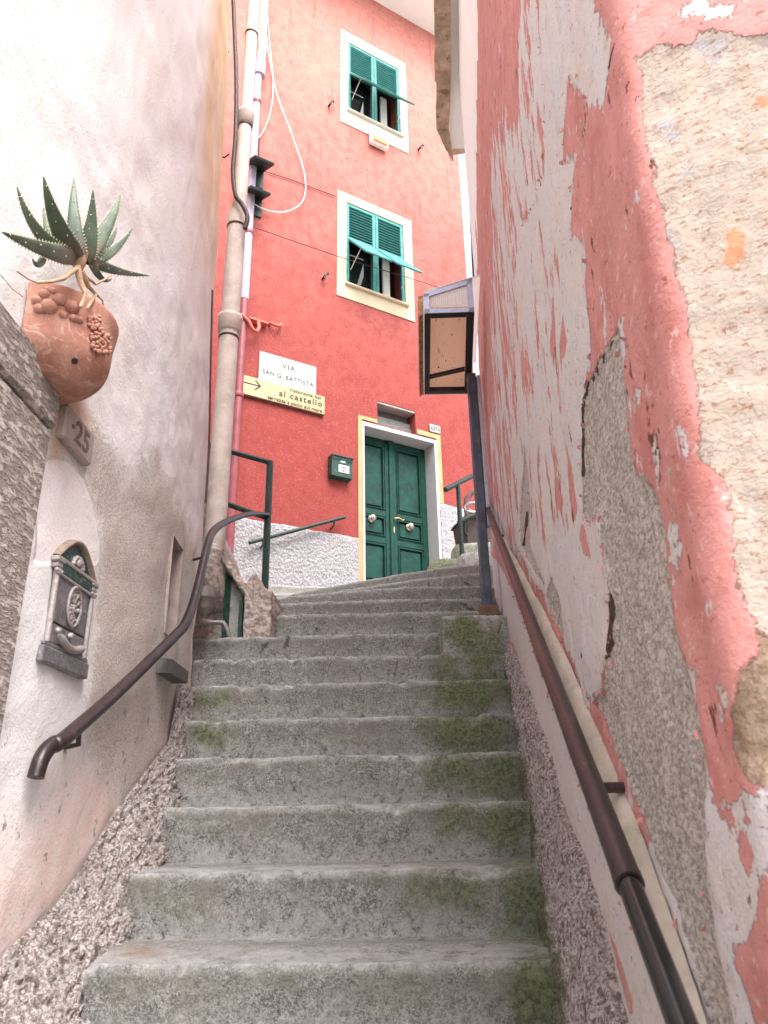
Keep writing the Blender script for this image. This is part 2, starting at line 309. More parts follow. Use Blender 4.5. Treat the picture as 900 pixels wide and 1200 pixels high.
M['wframe'] = simple('white_frame', (.74, .73, .70), .5, amt=.06)
g = G('window_glass', .06, .5); M['glass'] = g.out(g.mix(g.step(g.noise(2, 2), .3, .7), (.012, .013, .014), (.022, .023, .024)))
M['slate'] = simple('slate_grille', (.11, .105, .105), .7, amt=.2, sc=9, bump=(60, .003))
M['slab'] = simple('rough_slab', (.30, .27, .245), .9, amt=.25, sc=9, bump=(40, .008))
M['brass'] = simple('aged_brass', (.60, .42, .19), .32, .9, amt=.2, sc=30)
M['nickel'] = simple('worn_knob', (.52, .45, .37), .3, .9, amt=.15, sc=30)
M['paper'] = simple('paper_label', (.45, .45, .45), .8, amt=.03)
M['ink'] = simple('printed_ink', (.03, .03, .035), .8)
M['redink'] = simple('red_ink', (.6, .12, .12), .8)
M['cast'] = simple('worn_cast_metal', (.24, .225, .24), .42, .5, amt=.3, sc=26, bump=(70, .004), dirt=((.17, .155, .17), 34))
M['cast_lt'] = simple('chipped_white_cast', (.36, .335, .335), .5, .35, amt=.2, sc=40, bump=(90, .004), dirt=((.30, .24, .22), 40))
M['castgreen'] = simple('flaking_green_paint', (.008, .045, .035), .45, amt=.3, sc=20, bump=(90, .002), dirt=((.22, .22, .21), 60))
M['castgold'] = simple('rusty_cast_rim', (.30, .235, .19), .7, .2, amt=.3, sc=40, bump=(100, .003))
M['box_blue'] = simple('pale_metal_frame', (.36, .39, .50), .4, .3, amt=.15, sc=16)
M['box_dark'] = simple('black_frame', (.014, .011, .011), .45, amt=.3, sc=16)
g = G('ribbed_panel', .5, .3); wv = g.t.nodes.new('ShaderNodeTexWave'); wv.inputs['Scale'].default_value = 26; wv.bands_direction = 'X'; g.link(g.pos, wv.inputs['Vector'])
c = g.mix(wv.outputs['Fac'], (.84, .68, .55), (.92, .79, .68)); sp = g.noise(50, 3, .6, g.vec(1, .45, 1)); c = g.mix(g.step(sp, .655, .675), c, (.07, .04, .02)); c = g.mix(g.step(g.noise(14, 4, .6, g.vec(1, .2, 1)), .62, .7, 0, .5), c, (.52, .27, .13)); g.bump(wv.outputs['Fac'], .003); g.setin(g.b.inputs['Transmission Weight'], 0.); M['ribbed'] = translucent(g, c)
g = G('ribbed_white_panel', .5, .3); wv = g.t.nodes.new('ShaderNodeTexWave'); wv.inputs['Scale'].default_value = 26; wv.bands_direction = 'X'; g.link(g.pos, wv.inputs['Vector'])
c = g.mix(wv.outputs['Fac'], (.84, .83, .80), (.93, .92, .90)); g.bump(wv.outputs['Fac'], .003); M['ribwhite'] = translucent(g, c, .35); M['clear'] = translucent(G('translucent_cover', .5), (.93, .92, .90), .92)
M['oldwood'] = simple('stained_side_panel', (.34, .24, .12), .7, amt=.45, sc=26, bump=(60, .004), dirt=((.07, .045, .02), 40))
M['post'] = simple('dark_steel_post', (.085, .10, .135), .5, .3, amt=.3, sc=12, bump=(80, .001), dirt=((.09, .1, .12), 14))
M['alu'] = simple('pale_channel', (.50, .53, .60), .35, .5, amt=.1, sc=14)
M['ledge'] = simple('smooth_cement_ledge', (.46, .395, .335), .85, amt=.2, sc=10, bump=(60, .003), dirt=((.40, .36, .27), 12))
M['rubble'] = None
g = G('rubble_plaster', .95, .15); n1 = g.noise(28, 6, .72); v1 = g.voro(34); c = g.mix(g.step(n1, .33, .62), (.36, .285, .245), (.68, .59, .54)); c = g.mix(g.step(g.noise(150, 4, .7), .6, .68, 0, .7), c, (.68, .60, .55)); c = g.mix(g.step(n1, .36, .28), c, (.12, .085, .07)); g.bump(g.math('ADD', n1, v1), .02); g.bump(g.noise(160, 4, .7), .005); M['rubble'] = g.out(c)
M['panel_grey'] = simple('grey_door_panel', (.34, .345, .33), .6, amt=.2, sc=10, dirt=((.17, .17, .16), 16))
M['rust_bin'] = simple('brown_plastic', (.055, .038, .035), .55, amt=.2)
M['black'] = simple('black_plastic', (.015, .014, .014), .5)
M['alarmw'] = simple('white_plastic', (.83, .81, .77), .4); M['alarmo'] = simple('orange_lens', (.80, .30, .10), .3)
M['redmetal'] = simple('overpainted_iron', (.60, .115, .085), .6, amt=.2, sc=12, bump=(60, .002))
M['roof'] = simple('clay_tiles', (.52, .36, .25), .9, amt=.25, sc=9, bump=(30, .01))
M['rooftan'] = simple('stone_slab_soffit', (.44, .33, .25), .9, amt=.35, sc=7, bump=(18, .015), dirt=((.20, .14, .10), 9))
M['earth'] = simple('ground_paving', (.26, .24, .21), .95, amt=.25, sc=2, bump=(20, .01))
M['doorwood'] = simple('brown_door_wood', (.13, .065, .035), .6, amt=.3, sc=5)
M['chrome'] = simple('chrome_ring', (.6, .6, .6), .2, .9)
M['mauve'] = simple('mauve_tube', (.22, .12, .12), .4, amt=.2)

# ------------------------------------------------------------------ signed distance to polygons (metres on the wall)
def sdist(P, poly):
    P = np.asarray(P, float); poly = np.asarray(poly, float); n = len(poly)
    d = np.full(len(P), 1e9); ins = np.zeros(len(P), bool)
    for i in range(n):
        a, b = poly[i], poly[(i + 1) % n]; e = b - a; w = P - a
        t = np.clip((w @ e) / max(e @ e, 1e-12), 0, 1); d = np.minimum(d, np.hypot(*(w - t[:, None] * e).T))
        c = (a[1] <= P[:, 1]) != (b[1] <= P[:, 1])
        with np.errstate(divide='ignore', invalid='ignore'):
            xi = a[0] + (P[:, 1] - a[1]) / (b[1] - a[1]) * (b[0] - a[0])
        ins ^= c & (P[:, 0] < xi)
    return np.where(ins, d, -d)
def densify(pl, closed=True, k=6):
    out = []; n = len(pl)
    for i in range(n if closed else n - 1):
        a, b = pl[i], pl[(i + 1) % n]; out += [(lerp(a[0], b[0], j / k), lerp(a[1], b[1], j / k)) for j in range(k)]
    if not closed: out.append(pl[-1])
    return out

# ------------------------------------------------------------------ ground
m = MB(); m.add([(-60, -60, -2.3), (60, -60, -2.3), (60, 60, -2.3), (-60, 60, -2.3)], [(0, 1, 2, 3)])
tag(m.obj('ground', M['earth']), kind='structure')

# ------------------------------------------------------------------ stairs (winders turn right at the top)
H = .172
YK = [2.0, 2.335, 2.665, 2.97, 3.265, 3.52, 3.765, 4.02, 4.27, 4.62]
VL = [(115, 1130), (165, 1022), (205, 945), (218, 886), (224, 842), (225, 801), (228, 770), (225, 744), (225, 720), (225, 704)]
VR = [(634, 1126), (622, 1018), (613, 940), (604, 880), (598, 837), (593, 795), (587, 767), (582, 742), (577, 718), (565, 703)]
ZC = [(400, 1128), (400, 1020), (400, 943), (400, 885), (400, 841), (400, 800), (400, 769.5), (420, 743.5), (420, 719), (450, 703.5)]
lines = []
for y, l, r, c in zip(YK, VL, VR, ZC):
    z = ony(*c, y)[2]; L = ony(*l, y + .025); Rr = ony(*r, y - .02); lines.append((L[:2], V((L[0] + Rr[0]) / 2, y), Rr[:2], z))
for i in range(1, 9):
    y = 2.0 - .33 * i; lines.insert(0, (V(-.71, y + .02), V(-.2, y), V(.34 - .036 * i, y - .02), lines[0][3] - H))
zt = lines[-1][3]
for k, (L, Mi, Rr) in enumerate([((-1.3, 5.35), (-.19, 4.99), (.68, 4.95)), ((-1.3, 6.15), (-.05, 5.47), (.72, 5.19)), ((-1.3, 6.65), (.02, 5.83), (.76, 5.54)),
                                 ((-1.5, 7.5), (.1, 6.75), (1.0, 6.0)), ((-1.5, 7.9), (.25, 7.35), (1.2, 6.5)), ((-1.6, 8.2), (.4, 8.0), (1.4, 7.0)), ((-1.6, 8.35), (.6, 8.6), (1.7, 7.5))]):
    lines.append((V(*L), V(*Mi), V(*Rr), zt + H * (k + 1)))
def lp(k, t):
    L, Mi, Rr, z = lines[k]; c = 2 * Mi - .5 * (L + Rr); return (1 - t) ** 2 * L + 2 * t * (1 - t) * c + t * t * Rr
NT = 130; ts = np.linspace(-.03, 1.05, NT); rows = []; skylit = []; darken = []; foot = []
nose = .007
for k in range(len(lines)):
    z0 = lines[k - 1][3] if k else lines[0][3] - H; z1 = lines[k][3]
    F0 = np.array([lp(k, t) for t in ts])
    F1 = np.array([lp(k + 1, t) for t in ts]) if k + 1 < len(lines) else F0 + V(.3, 1.6)
    dirv = F1 - F0; dirv /= np.linalg.norm(dirv, axis=1)[:, None]
    for q in np.linspace(0.0, 1, 10)[:-1]:
        rows.append(np.c_[F0 - dirv * (.004 - .02 * (1 - q)), np.full(NT, lerp(z0, z1 - nose, q))]); skylit.append(0); darken.append(ss(.3, .9, q) * .8); foot.append(ss(.55, .1, q) * .75)  # colour darkens towards the top of each riser
    for a in np.linspace(0, math.pi / 2, 4):
        rows.append(np.c_[F0 + dirv * nose * (1 - math.cos(a)), np.full(NT, z1 - nose + nose * math.sin(a))]); skylit.append(.55 + .4 * (a > .6)); darken.append(0); foot.append(0)  # nosing rows paler: skylight catching the edge, painted into the colour
    for q in (.12, .25, .45, .65, .85):
        rows.append(np.c_[lerp(F0 + dirv * nose, F1, q), np.full(NT, z1 - .004 * (1 - q))]); skylit.append(.75 * (q < .6) + .3 * (q > .6)); darken.append(.75 * (q > .7)); foot.append(0)  # treads paler too; dirt darkens their backs
P = np.array(rows); nosew = []
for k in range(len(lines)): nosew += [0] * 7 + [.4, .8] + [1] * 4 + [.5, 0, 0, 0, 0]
for i in range(P.shape[0]):
    for j in range(NT):
        p = P[i, j]; n_ = fr(p, 4) * .004 + fr(p, 22, .7) * .0036 + fr(p, 60, .7, 2) * .0022
        ch = max(0., fr(p + 3, 6.5, .5, 4) - .24) * .036 * nosew[i] * ss(5.0, 4.0, p[1]); P[i, j] = p + V(fr(p + 7, 9) * .004, -n_ * 1.25 + ch * .9, n_ * .8 - ch)
flat = P.reshape(-1, 3); uvp = px(flat)
def blobs(uv, lst):
    a = np.zeros(len(uv))
    for (u, v, ru, rv, s) in lst: a = np.maximum(a, s * np.exp(-((uv[:, 0] - u) / ru) ** 2 - ((uv[:, 1] - v) / rv) ** 2))
    return a
MOSS = [(552, 755, 60, 40, 1.05), (555, 812, 70, 40, 1.), (550, 860, 75, 36, 1.), (565, 905, 80, 40, .95), (560, 965, 90, 40, .7), (600, 970, 40, 50, 1.), (540, 1050, 110, 50, .62), (612, 1060, 40, 70, 1.), (540, 1160, 140, 50, .58), (632, 1160, 45, 80, 1.05),
        (240, 822, 30, 16, .8), (245, 862, 30, 22, .95), (250, 912, 26, 22, .5), (225, 1060, 40, 40, .5), (420, 835, 80, 40, .3), (430, 900, 80, 30, .35), (250, 1070, 40, 40, .4), (540, 648, 40, 14, 1.0), (420, 960, 60, 30, .3), (480, 690, 100, 20, .25), (480, 740, 30, 30, .45), (330, 1150, 80, 40, .25)]
RUST = [(185, 1008, 26, 6, .9), (165, 1115, 35, 10, .9)]
m = MB(); m.grid(P)
tag(m.obj('stairway', M['conc'], None, {'moss': blobs(uvp, MOSS), 'skylit': np.repeat(skylit, NT), 'darken': np.repeat(darken, NT), 'foot': np.repeat(foot, NT), 'rust': blobs(uvp, RUST)}),
    'weathered grey concrete stairway climbing between the two houses', 'stairs', kind='structure')
def stair_z(y): return np.interp(y, [lines[k][1][1] for k in range(18)], [lines[k][3] for k in range(18)])
def stair_xr(y): return np.interp(y, [lines[k][2][1] for k in range(18)], [lines[k][2][0] for k in range(18)])
def stair_xl(y): return np.interp(y, [lines[k][0][1] for k in range(16)], [lines[k][0][0] for k in range(16)])
# upper landing in front of the red house
LND = MB(); LND.add([(-3, 6.6, 1.62), (-1.2, 6.6, 1.62), (-1.2, 8.9, 2.2), (-3, 8.9, 2.0)], [(0, 1, 2, 3)])
tag(LND.obj('landing', M['conc'], None, {k: np.zeros(4) for k in ('moss', 'skylit', 'darken', 'foot', 'rust')}), kind='structure')

# ------------------------------------------------------------------ peeling house on the right
XW = lambda y: .255 + .1 * y
YC, YE = .705, 5.0
wd = unit((.1, 1, 0)); fd_ = unit((.80, -.60, 0)); C0 = V(XW(YC), YC, 0); rc = .035
E_ = C0 + wd * ((YE - YC) / wd[1])
LW = np.linalg.norm(E_ - C0)
def rplan(s):   # s>0 up the alley, s<0 round the corner; rounded
    if s > rc: return C0 + wd * s
    if s < -rc: return C0 + fd_ * (-s)
    t = (s + rc) / (2 * rc); a, b = C0 + fd_ * rc, C0 + wd * rc; return (1 - t) ** 2 * a + 2 * t * (1 - t) * C0 + t * t * b
def rnrm(s):
    n1_ = V(-wd[1], wd[0], 0); n2_ = V(-.6, -.8, 0); return unit(lerp(n2_, n1_, float(ss(-rc, rc, s))))
def rw(u, v):   # photograph pixel -> (s, z) on this wall
    d = ray(u, v); k = .255 / (d[0] - .1 * d[1]); p = d * k
    if k > 0 and p[1] >= YC: return (np.dot(p - C0, wd), p[2])
    nn = V(-.6, -.8, 0); p = d * (C0 @ nn / (d @ nn)); return (-np.dot(p - C0, fd_), p[2])
def RP(pl): return [rw(u, v) for u, v in densify(pl)]
pale_p = [(632, -160), (632, 37), (637, 82), (640, 125), (639, 162), (637, 200), (628, 235), (607, 270), (602, 330), (604, 400), (606, 470), (598, 520), (600, 600), (605, 640), (640, 705), (668, 770), (690, 830), (706, 812), (712, 775), (719, 740), (717, 712), (712, 675), (706, 650), (706, 607), (682, 607), (682, 597), (683, 512), (685, 475), (687, 447), (694, 435), (691, 375), (686, 350), (687, 290), (669, 275), (670, 237), (675, 182), (660, 187), (661, 150), (665, 92), (687, 120), (704, 125), (709, 85), (711, 45), (695, 8), (690, -160)]
pale2 = [(815, 790), (812, 800), (817, 880), (835, 945), (850, 965), (858, 925), (870, 945), (885, 900), (900, 950), (920, 1300), (700, 1300), (760, 1000), (800, 800)]
pale3 = [(795, 18), (800, 6), (812, -5), (870, 12), (850, 22), (832, 12), (820, 28), (806, 14)]
pale4 = [(784, 625), (792, 600), (797, 655), (785, 660)]
pale5 = [(835, 812), (842, 800), (856, 815), (850, 850), (838, 855)]
pale6 = [(726, 378), (731, 372), (737, 415), (732, 440), (726, 415)]
pale7 = [(767, 520), (772, 535), (770, 563), (765, 560)]
pale9 = [(566, 640), (585, 660), (600, 690), (622, 750), (645, 815), (668, 880), (690, 940), (712, 1005), (735, 1070), (760, 1140), (785, 1230), (745, 1230), (715, 1120), (690, 1020), (660, 950), (640, 880), (628, 830), (605, 780), (585, 720), (570, 690)]
pale8 = [(748, 452), (756, 450), (752, 470), (746, 468)]
streak_p = [(576, 190), (576, 640), (625, 660), (612, 270), (645, 210), (634, -60), (612, -60), (606, 150), (590, 150)]
remn_p = [(600, 300), (600, 600), (660, 620), (672, 520), (655, 300)]
pinkover = [[(695, 570), (704, 600), (706, 640), (700, 655), (695, 620)][:0] or [(664, 520), (672, 560), (677, 600), (672, 615), (667, 580)], [(682, 610), (688, 640), (691, 655), (684, 650), (679, 630)], [(652, 300), (656, 340), (650, 310)], [(646, 340), (650, 400), (646, 432), (641, 405)], [(661, 370), (666, 400), (660, 430), (656, 402)], [(612, 380), (618, 450), (612, 440)],
            [(854, 980), (867, 970), (880, 1000), (872, 1030), (862, 1000)], [(856, 1110), (874, 1100), (884, 1050), (896, 1010), (905, 1100), (905, 1210), (880, 1200), (868, 1150)], [(868, 940), (874, 960), (869, 975)], [(597, 750), (602, 755), (612, 790), (618, 820), (612, 812)], [(645, 905), (651, 900), (658, 940), (655, 950)], [(712, 1090), (720, 1110), (744, 1180), (738, 1190)]]
agg_p = [(726, 385), (718, 396), (695, 437), (685, 454), (683, 512), (682, 597), (682, 607), (706, 607), (706, 650), (712, 675), (717, 712), (719, 740), (712, 775), (706, 812), (690, 822), (680, 770), (686, 805), (705, 835), (735, 905), (763, 985), (803, 1100), (828, 1200), (840, 1260), (870, 1260), (835, 1100), (823, 1000), (823, 897), (819, 856), (812, 824), (803, 783), (790, 740), (784, 690), (777, 632), (772, 594), (760, 563), (746, 556), (739, 512), (736, 454), (730, 425)]
agg2 = [(608, 600), (614, 520), (620, 560), (622, 640), (640, 690), (628, 670), (610, 640)]
agg3 = [(640, 700), (645, 676), (655, 700), (660, 750), (650, 730)]
beige_p = [(740, 63), (745, 80), (748, 128), (752, 160), (763, 187), (769, 227), (777, 253), (784, 293), (790, 305), (803, 346), (806, 396), (813, 440), (820, 483), (819, 512), (809, 530), (812, 545), (829, 539), (847, 565), (854, 585), (855, 608), (861, 661), (870, 696), (886, 737), (900, 750), (960, 760), (1000, 30), (900, 36), (865, 42), (835, 34), (818, 30), (805, 48), (770, 45), (763, 55)]
stone_p = [(886, 738), (900, 745), (980, 780), (980, 950), (900, 925), (872, 920), (860, 880), (857, 830), (868, 790), (890, 770)]
orange_p = [[(851, 268), (858, 262), (874, 270), (872, 300), (858, 312), (845, 310), (852, 295)], [(880, 112), (905, 112), (905, 128), (892, 126)]]
crack_p = [[(715, 690), (719, 715), (718, 760), (712, 776), (714, 745), (716, 720)], [(709, 800), (711, 792), (707, 812)], [(721, 395), (716, 408), (700, 438), (688, 455), (684, 480), (683, 560), (681, 560), (682, 480), (686, 452), (698, 434)], [(680, 765), (685, 760), (681, 775)], [(718, 30), (714, 60), (709, 85), (707, 82), (713, 52), (716, 28)], [(613, 640), (618, 600), (614, 600), (610, 640)]]
S = np.r_[-1.9:-.35:.16, -.34:1.3:.011, 1.3:2.4:.018, 2.4:LW:.03]; S = np.r_[S, LW]; Z = np.r_[-2.4:-.7:.08, -.7:1.6:.013, 1.6:3.2:.025, 3.2:6.42:.08]
SS, ZZ = np.meshgrid(S, Z, indexing='ij'); Q = np.c_[SS.ravel(), ZZ.ravel()]
base = np.array([rplan(s) for s in S]); nr = np.array([rnrm(s) for s in S])
Pw = np.zeros((len(S), len(Z), 3)); agg_d = np.maximum(sdist(Q, RP(agg_p)), sdist(Q, RP(agg2))); agg_d = np.maximum(agg_d, sdist(Q, RP(agg3)))
bei_d = sdist(Q, RP(beige_p)); sto_d = sdist(Q, RP(stone_p))
stepin = (ss(-.004, .012, agg_d) * .006 + ss(-.004, .01, bei_d) * .004 + ss(0, .05, sto_d) * .02).reshape(SS.shape)
for i, s in enumerate(S):
    for j, z in enumerate(Z):
        p = base[i] + V(0, 0, z); q = base[i] + V(z * .03 - 5, 3, z * .35)
        k = fr(p, 2.2) * .006 + fr(q, 7) * .003 - stepin[i, j]
        if -.4 < s < 1.3: k += fr(p, 34, .7, 3) * .0012 * (1 + 2.2 * (stepin[i, j] > .002))
        lean = .026 * max(0, z - 2.6)
        Pw[i, j] = p + nr[i] * (k - lean)
pale_d = sdist(Q, RP(pale_p))
for q in (pale2, pale3, pale4, pale5, pale6, pale7, pale8, pale9): pale_d = np.maximum(pale_d, sdist(Q, RP(q)))
pov = np.max([sdist(Q, RP(q)) for q in pinkover], 0); orr = np.max([sdist(Q, RP(q)) for q in orange_p], 0); crk = np.max([sdist(Q, RP(q)) for q in crack_p], 0)
low_a = ss(.45, -.15, Q[:, 1] - stair_z(np.interp(Q[:, 0], [0, LW], [YC, YE])) - .12) * .8
A = {'pale': pale_d, 'agg': agg_d, 'beige': bei_d, 'stone': sto_d, 'streak': np.clip(sdist(Q, RP(streak_p)) * 1.6, -.25, .045), 'remn': np.clip(sdist(Q, RP(remn_p)) * 2, -.3, .03), 'pinkover': pov, 'orange': orr, 'crack': crk, 'low': low_a}
ph = thing('peeling_house', 'tall house wall with flaking pink paint over grey plaster beside the stairs', 'house', C0 + V(.6, 2.2, -2.3))
m = MB(); m.grid(Pw); m.obj('wall', M['peel'], ph, A)
m = MB()  # rest of the body, roof deck
e = E_; pl = [(E_[0] + .03, YE), (E_[0] + 3.6, YE), (C0[0] + 3.6, -.4), (C0[0] + 1.55, -.42), (C0[0] + .06, YC + .02)]
m.prism(pl, (0, 0, 0), (1, 0, 0), (0, 1, 0), (0, 0, 1), -2.3, 6.38); m.obj('house_body', M['soffit'], ph)
# eave: stone slabs with clay edges overhanging the alley
m = MB(); mt = MB(); msf = MB()
ea = [onz(508, 0, 6.35), onz(511, 100, 6.35), onz(511, 150, 6.35), onz(529, 190, 6.35)]; eb = [onz(527, 0, 6.35), onz(528, 100, 6.35), onz(528.5, 150, 6.35), onz(530, 190, 6.35)]
ys = [e_[1] for e_ in ea]; xs0 = [e_[0] for e_ in ea]; ysb = [e_[1] for e_ in eb]; xs1 = [e_[0] for e_ in eb]
yy = np.arange(.2, 6.0, .27)
for i, y in enumerate(yy):
    y1 = min(y + .268, 6.0); fa = lambda q: np.interp(q, ys, xs0) if q > ys[0] else xs0[0] + (q - ys[0]) * .09; fb = lambda q: fa(q) + np.interp(q, [4.2, 5.0, 5.5, 6.0], [.145, .14, .14, .03])
    j = random.uniform(-.012, .012); zb = 6.35 + random.uniform(-.006, .008)
    m.hexa([(fa(y) + j, y, zb), (fb(y), y, zb), (fb(y1), y1, zb), (fa(y1) + j, y1, zb), (fa(y) + j, y, zb + .06), (fb(y), y, zb + .06), (fb(y1), y1, zb + .06), (fa(y1) + j, y1, zb + .06)])
    mt.tube([(fa(y) + .05, y + .13, 6.55), (fa(y) + .9, y + .13, 6.72)], .085, 8)
m.obj('eave', M['rooftan'], ph); mt.obj('roof', M['roof'], ph)
msf.hexa([(.30, .2, 6.422), (1.6, .2, 6.422), (1.9, 5.9, 6.422), (.75, 5.9, 6.422), (.30, .2, 6.44), (1.6, .2, 6.44), (1.9, 5.9, 6.44), (.75, 5.9, 6.44)]); msf.obj('soffit', M['soffit'], ph)
# curled flakes of paint along the torn edges
m = MB(); cand = np.where((np.abs(pale_d) < .012) & (Q[:, 0] > .16) & (Q[:, 0] < 3.2) & (Q[:, 1] > -.3) & (Q[:, 1] < 3.2) & (agg_d < .01))[0]
cand2 = np.where((np.abs(agg_d) < .008) & (Q[:, 0] > .12) & (Q[:, 1] > -.3))[0]; cand3 = np.where((np.abs(bei_d) < .006) & (Q[:, 1] > .0))[0]
for ci in list(RNG.choice(cand, 170)) + list(RNG.choice(cand2, 40)):
    s, z = Q[ci] + RNG.normal(0, .006, 2); b_ = rplan(s) + V(0, 0, z); n_ = rnrm(s); tg = unit(rplan(s + .01) - rplan(s - .01)); a_ = RNG.uniform(0, 6.28)
    e1 = tg * math.cos(a_) + UZ_ * math.sin(a_); e2 = np.cross(n_, e1); wd_, ln_ = RNG.uniform(.006, .018), RNG.uniform(.003, .009); lift = RNG.uniform(.002, .007); A_ = np.zeros((4, 5, 3))
    for i in range(4):
        for j in range(5):
            t_ = i / 3; wj = (j / 4 - .5) * wd_ * (1 - .75 * t_ * abs(math.sin(j * 2.1 + a_))); A_[i, j] = b_ + e2 * ln_ * t_ * (1 - .25 * t_) + e1 * wj + n_ * (.0015 + lift * t_ ** 1.6 + RNG.normal(0, .0004))
    m.grid(A_)
m.obj('paint_flakes', M['flake'], ph)['kind'] = 'stuff'
# ledge above the handrail
RAIL = lambda y: V(.173 + .111 * y, y, .5375 * y - .62)
def ledge_pts():
    out = []
    for (u, v) in [(566, 585), (585, 625), (612, 675), (640, 730), (668, 790), (693, 850), (720, 915), (747, 980), (775, 1060), (800, 1130), (822, 1195), (850, 1290)]:
        s, z = rw(u, v); out.append((s, z))
    return out
lg = ledge_pts(); m = MB(); pts = []
for i in range(len(lg) * 6 - 5):
    a = i / 6; k = int(min(a, len(lg) - 2)); t = a - k; s, z = lerp(lg[k][0], lg[k + 1][0], t), lerp(lg[k][1], lg[k + 1][1], t); pts.append((s, z))
prof = [(-.075, .002), (-.06, .014), (-.03, .024), (0, .026), (.018, .020), (.03, .012), (.034, .001)]
Pl = np.zeros((len(pts), len(prof), 3))
for i, (s, z) in enumerate(pts):
    for j, (dz, o) in enumerate(prof):
        sp = max(s, -.3); p = rplan(sp) + rnrm(sp) * o * (1 + .3 * fr((s, z, j), 6)) + V(0, 0, z + dz * 1.0 + fr((s, z, 0), 12) * .006); Pl[i, j] = p
m.grid(Pl); m.obj('ledge', M['ledge'], ph)
# roughcast foot of the right wall
yk = np.linspace(-.7, 5.0, 330); NR = 26; Pp = np.zeros((len(yk), NR, 3)); tops = [(565, 690), (591, 736), (610, 778), (624, 811), (638, 853), (650, 900), (664, 950), (684, 995), (707, 1068), (720, 1127), (738, 1200)]
tz = sorted([(ray(u, v) * (.255 / (ray(u, v)[0] - .1 * ray(u, v)[1])))[1:] .tolist() for u, v in tops])
for i, y in enumerate(yk):
    zt_ = np.interp(y, [q[0] for q in tz], [q[1] for q in tz]); 
    if y < tz[0][0]: zt_ = tz[0][1] + (y - tz[0][0]) * .52
    xr = stair_xr(y) if y > 2 else .34 + .108 * (y - 2.0); zb = (stair_z(y) if y > 1.3 else lines[8][3] + (y - 2) * .52) - .16
    yw = max(y, YC); xw = XW(yw) - .004
    for j in range(NR):
        t = j / (NR - 1); xx = lerp(xw, xr + .012, t ** .75) + (.03 if j == 0 else 0); z_ = lerp(zt_, zb, t)
        if y < YC: xx += 0
        p = V(xx, y, z_); k = (fr(p, 48, .5, 4) * .014 + fr(p, 7) * .008) * (1 if j else .2)
        Pp[i, j] = p + unit((-.85, -.1, .5)) * k - V(.006, 0, 0) * math.sin(t * 3.14)
uvq = px(Pp.reshape(-1, 3)); ms = ss(.45, .95, np.tile(np.linspace(0, 1, NR), len(yk))) * .75; ms = np.maximum(ms * .8, blobs(uvq, MOSS) * .9)
ms *= ss(.25, .7, np.tile(np.linspace(0, 1, NR), len(yk)))
m = MB(); m.grid(Pp); m.obj('roughcast_foot', M['pebble'], ph, {'moss': ms})
# end pilaster of the same house beyond the seam
m = MB(); m.box((E_[0] + .012, YE + .01, 0), (1, 0, 0), (0, 1, 0), (.026, 0, 1), (0, 0, -.5), (.6, .25, 6.35), .02); m.obj('end_wall', M['peel'], ph, {k: np.full(len(m.v), -1.) for k in A})

# ------------------------------------------------------------------ lime-rendered house on the left
def lplan(y):
    pass
LC = [(-.9, -1.6), (-.9, 2.75), (-.915, 3.1), (-.94, 3.45), (-.965, 3.68), (-1.0, 3.8), (-1.08, 3.9), (-1.25, 3.97), (-2.6, 4.05)]
lc = np.array(LC); seg = np.r_[0, np.cumsum(np.hypot(*np.diff(lc, axis=0).T))]
s_of_y = lambda y: np.interp(y, lc[:, 1], seg)
def lpl(s): return V(np.interp(s, seg, lc[:, 0]), np.interp(s, seg, lc[:, 1]), 0)
NY0, NY1, NZ0, NZ1 = 3.01, 3.215, .66, 1.085     # wall niche
DY0, DY1, DZ1 = .62, 1.44, .93                    # doorway (mostly outside the frame)
Ss = np.unique(np.r_[0:s_of_y(1.3):.12, s_of_y(1.3):s_of_y(3.7):.02, s_of_y(3.7):s_of_y(3.99):.025, s_of_y(3.99):seg[-1]:.15, s_of_y(NY0), s_of_y(NY1), s_of_y(DY0), s_of_y(DY1)].round(4))
Zs = np.unique(np.r_[-2.3:-.5:.08, -.5:2.2:.02, 2.2:8.2:.06, NZ0, NZ1, DZ1].round(4))
Pl_ = np.zeros((len(Ss), len(Zs), 3)); Ql = []
for i, s in enumerate(Ss):
    b = lpl(s); t = unit(lpl(min(s + .05, seg[-1])) - lpl(max(s - .05, 0))); nrm = V(t[1], -t[0], 0)
    for j, z in enumerate(Zs):
        p = b + V(0, 0, z); q = fr(p, 1.6) * .012 + fr(p, 6) * .004 - max(0, z - 1.3) * .02
        Pl_[i, j] = p + nrm * q; Ql.append((b[1] if s < s_of_y(3.9) else 3.9 + (s - s_of_y(3.9)), z))
Ql = np.array(Ql)
def lwp(u, v): p = onx(u, v, -.9); return (p[1], p[2])
def LPX(pl): return [lwp(u, v) for u, v in densify(pl)]
grey_p = [(78, 468), (108, 500), (120, 517), (135, 535), (147, 565), (159, 557), (178, 530), (188, 528), (191, 549), (207, 578), (223, 605), (240, 640), (240, 800), (215, 840), (150, 945), (118, 910), (100, 860), (108, 770), (116, 667), (117, 630), (110, 587), (100, 560), (82, 540), (64, 545), (60, 500)]
dust_p = [(75, 430), (100, 470), (110, 495), (70, 545), (58, 540), (56, 470)]
lobe_p = [(47, 542), (56, 538), (65, 536), (82, 540), (100, 560), (110, 587), (117, 630), (116, 660), (60, 660), (35, 660)]
rosy = np.maximum(ss(3.25, 3.75, Ql[:, 0]) * .75, ss(.25, -.1, Ql[:, 1] - .47 * (Ql[:, 0] - 2.2)) * ss(-.5, .3, Ql[:, 1] + .6) * .85)
rosy = np.maximum(rosy, .28 * ss(2.6, 3.3, Ql[:, 0]))
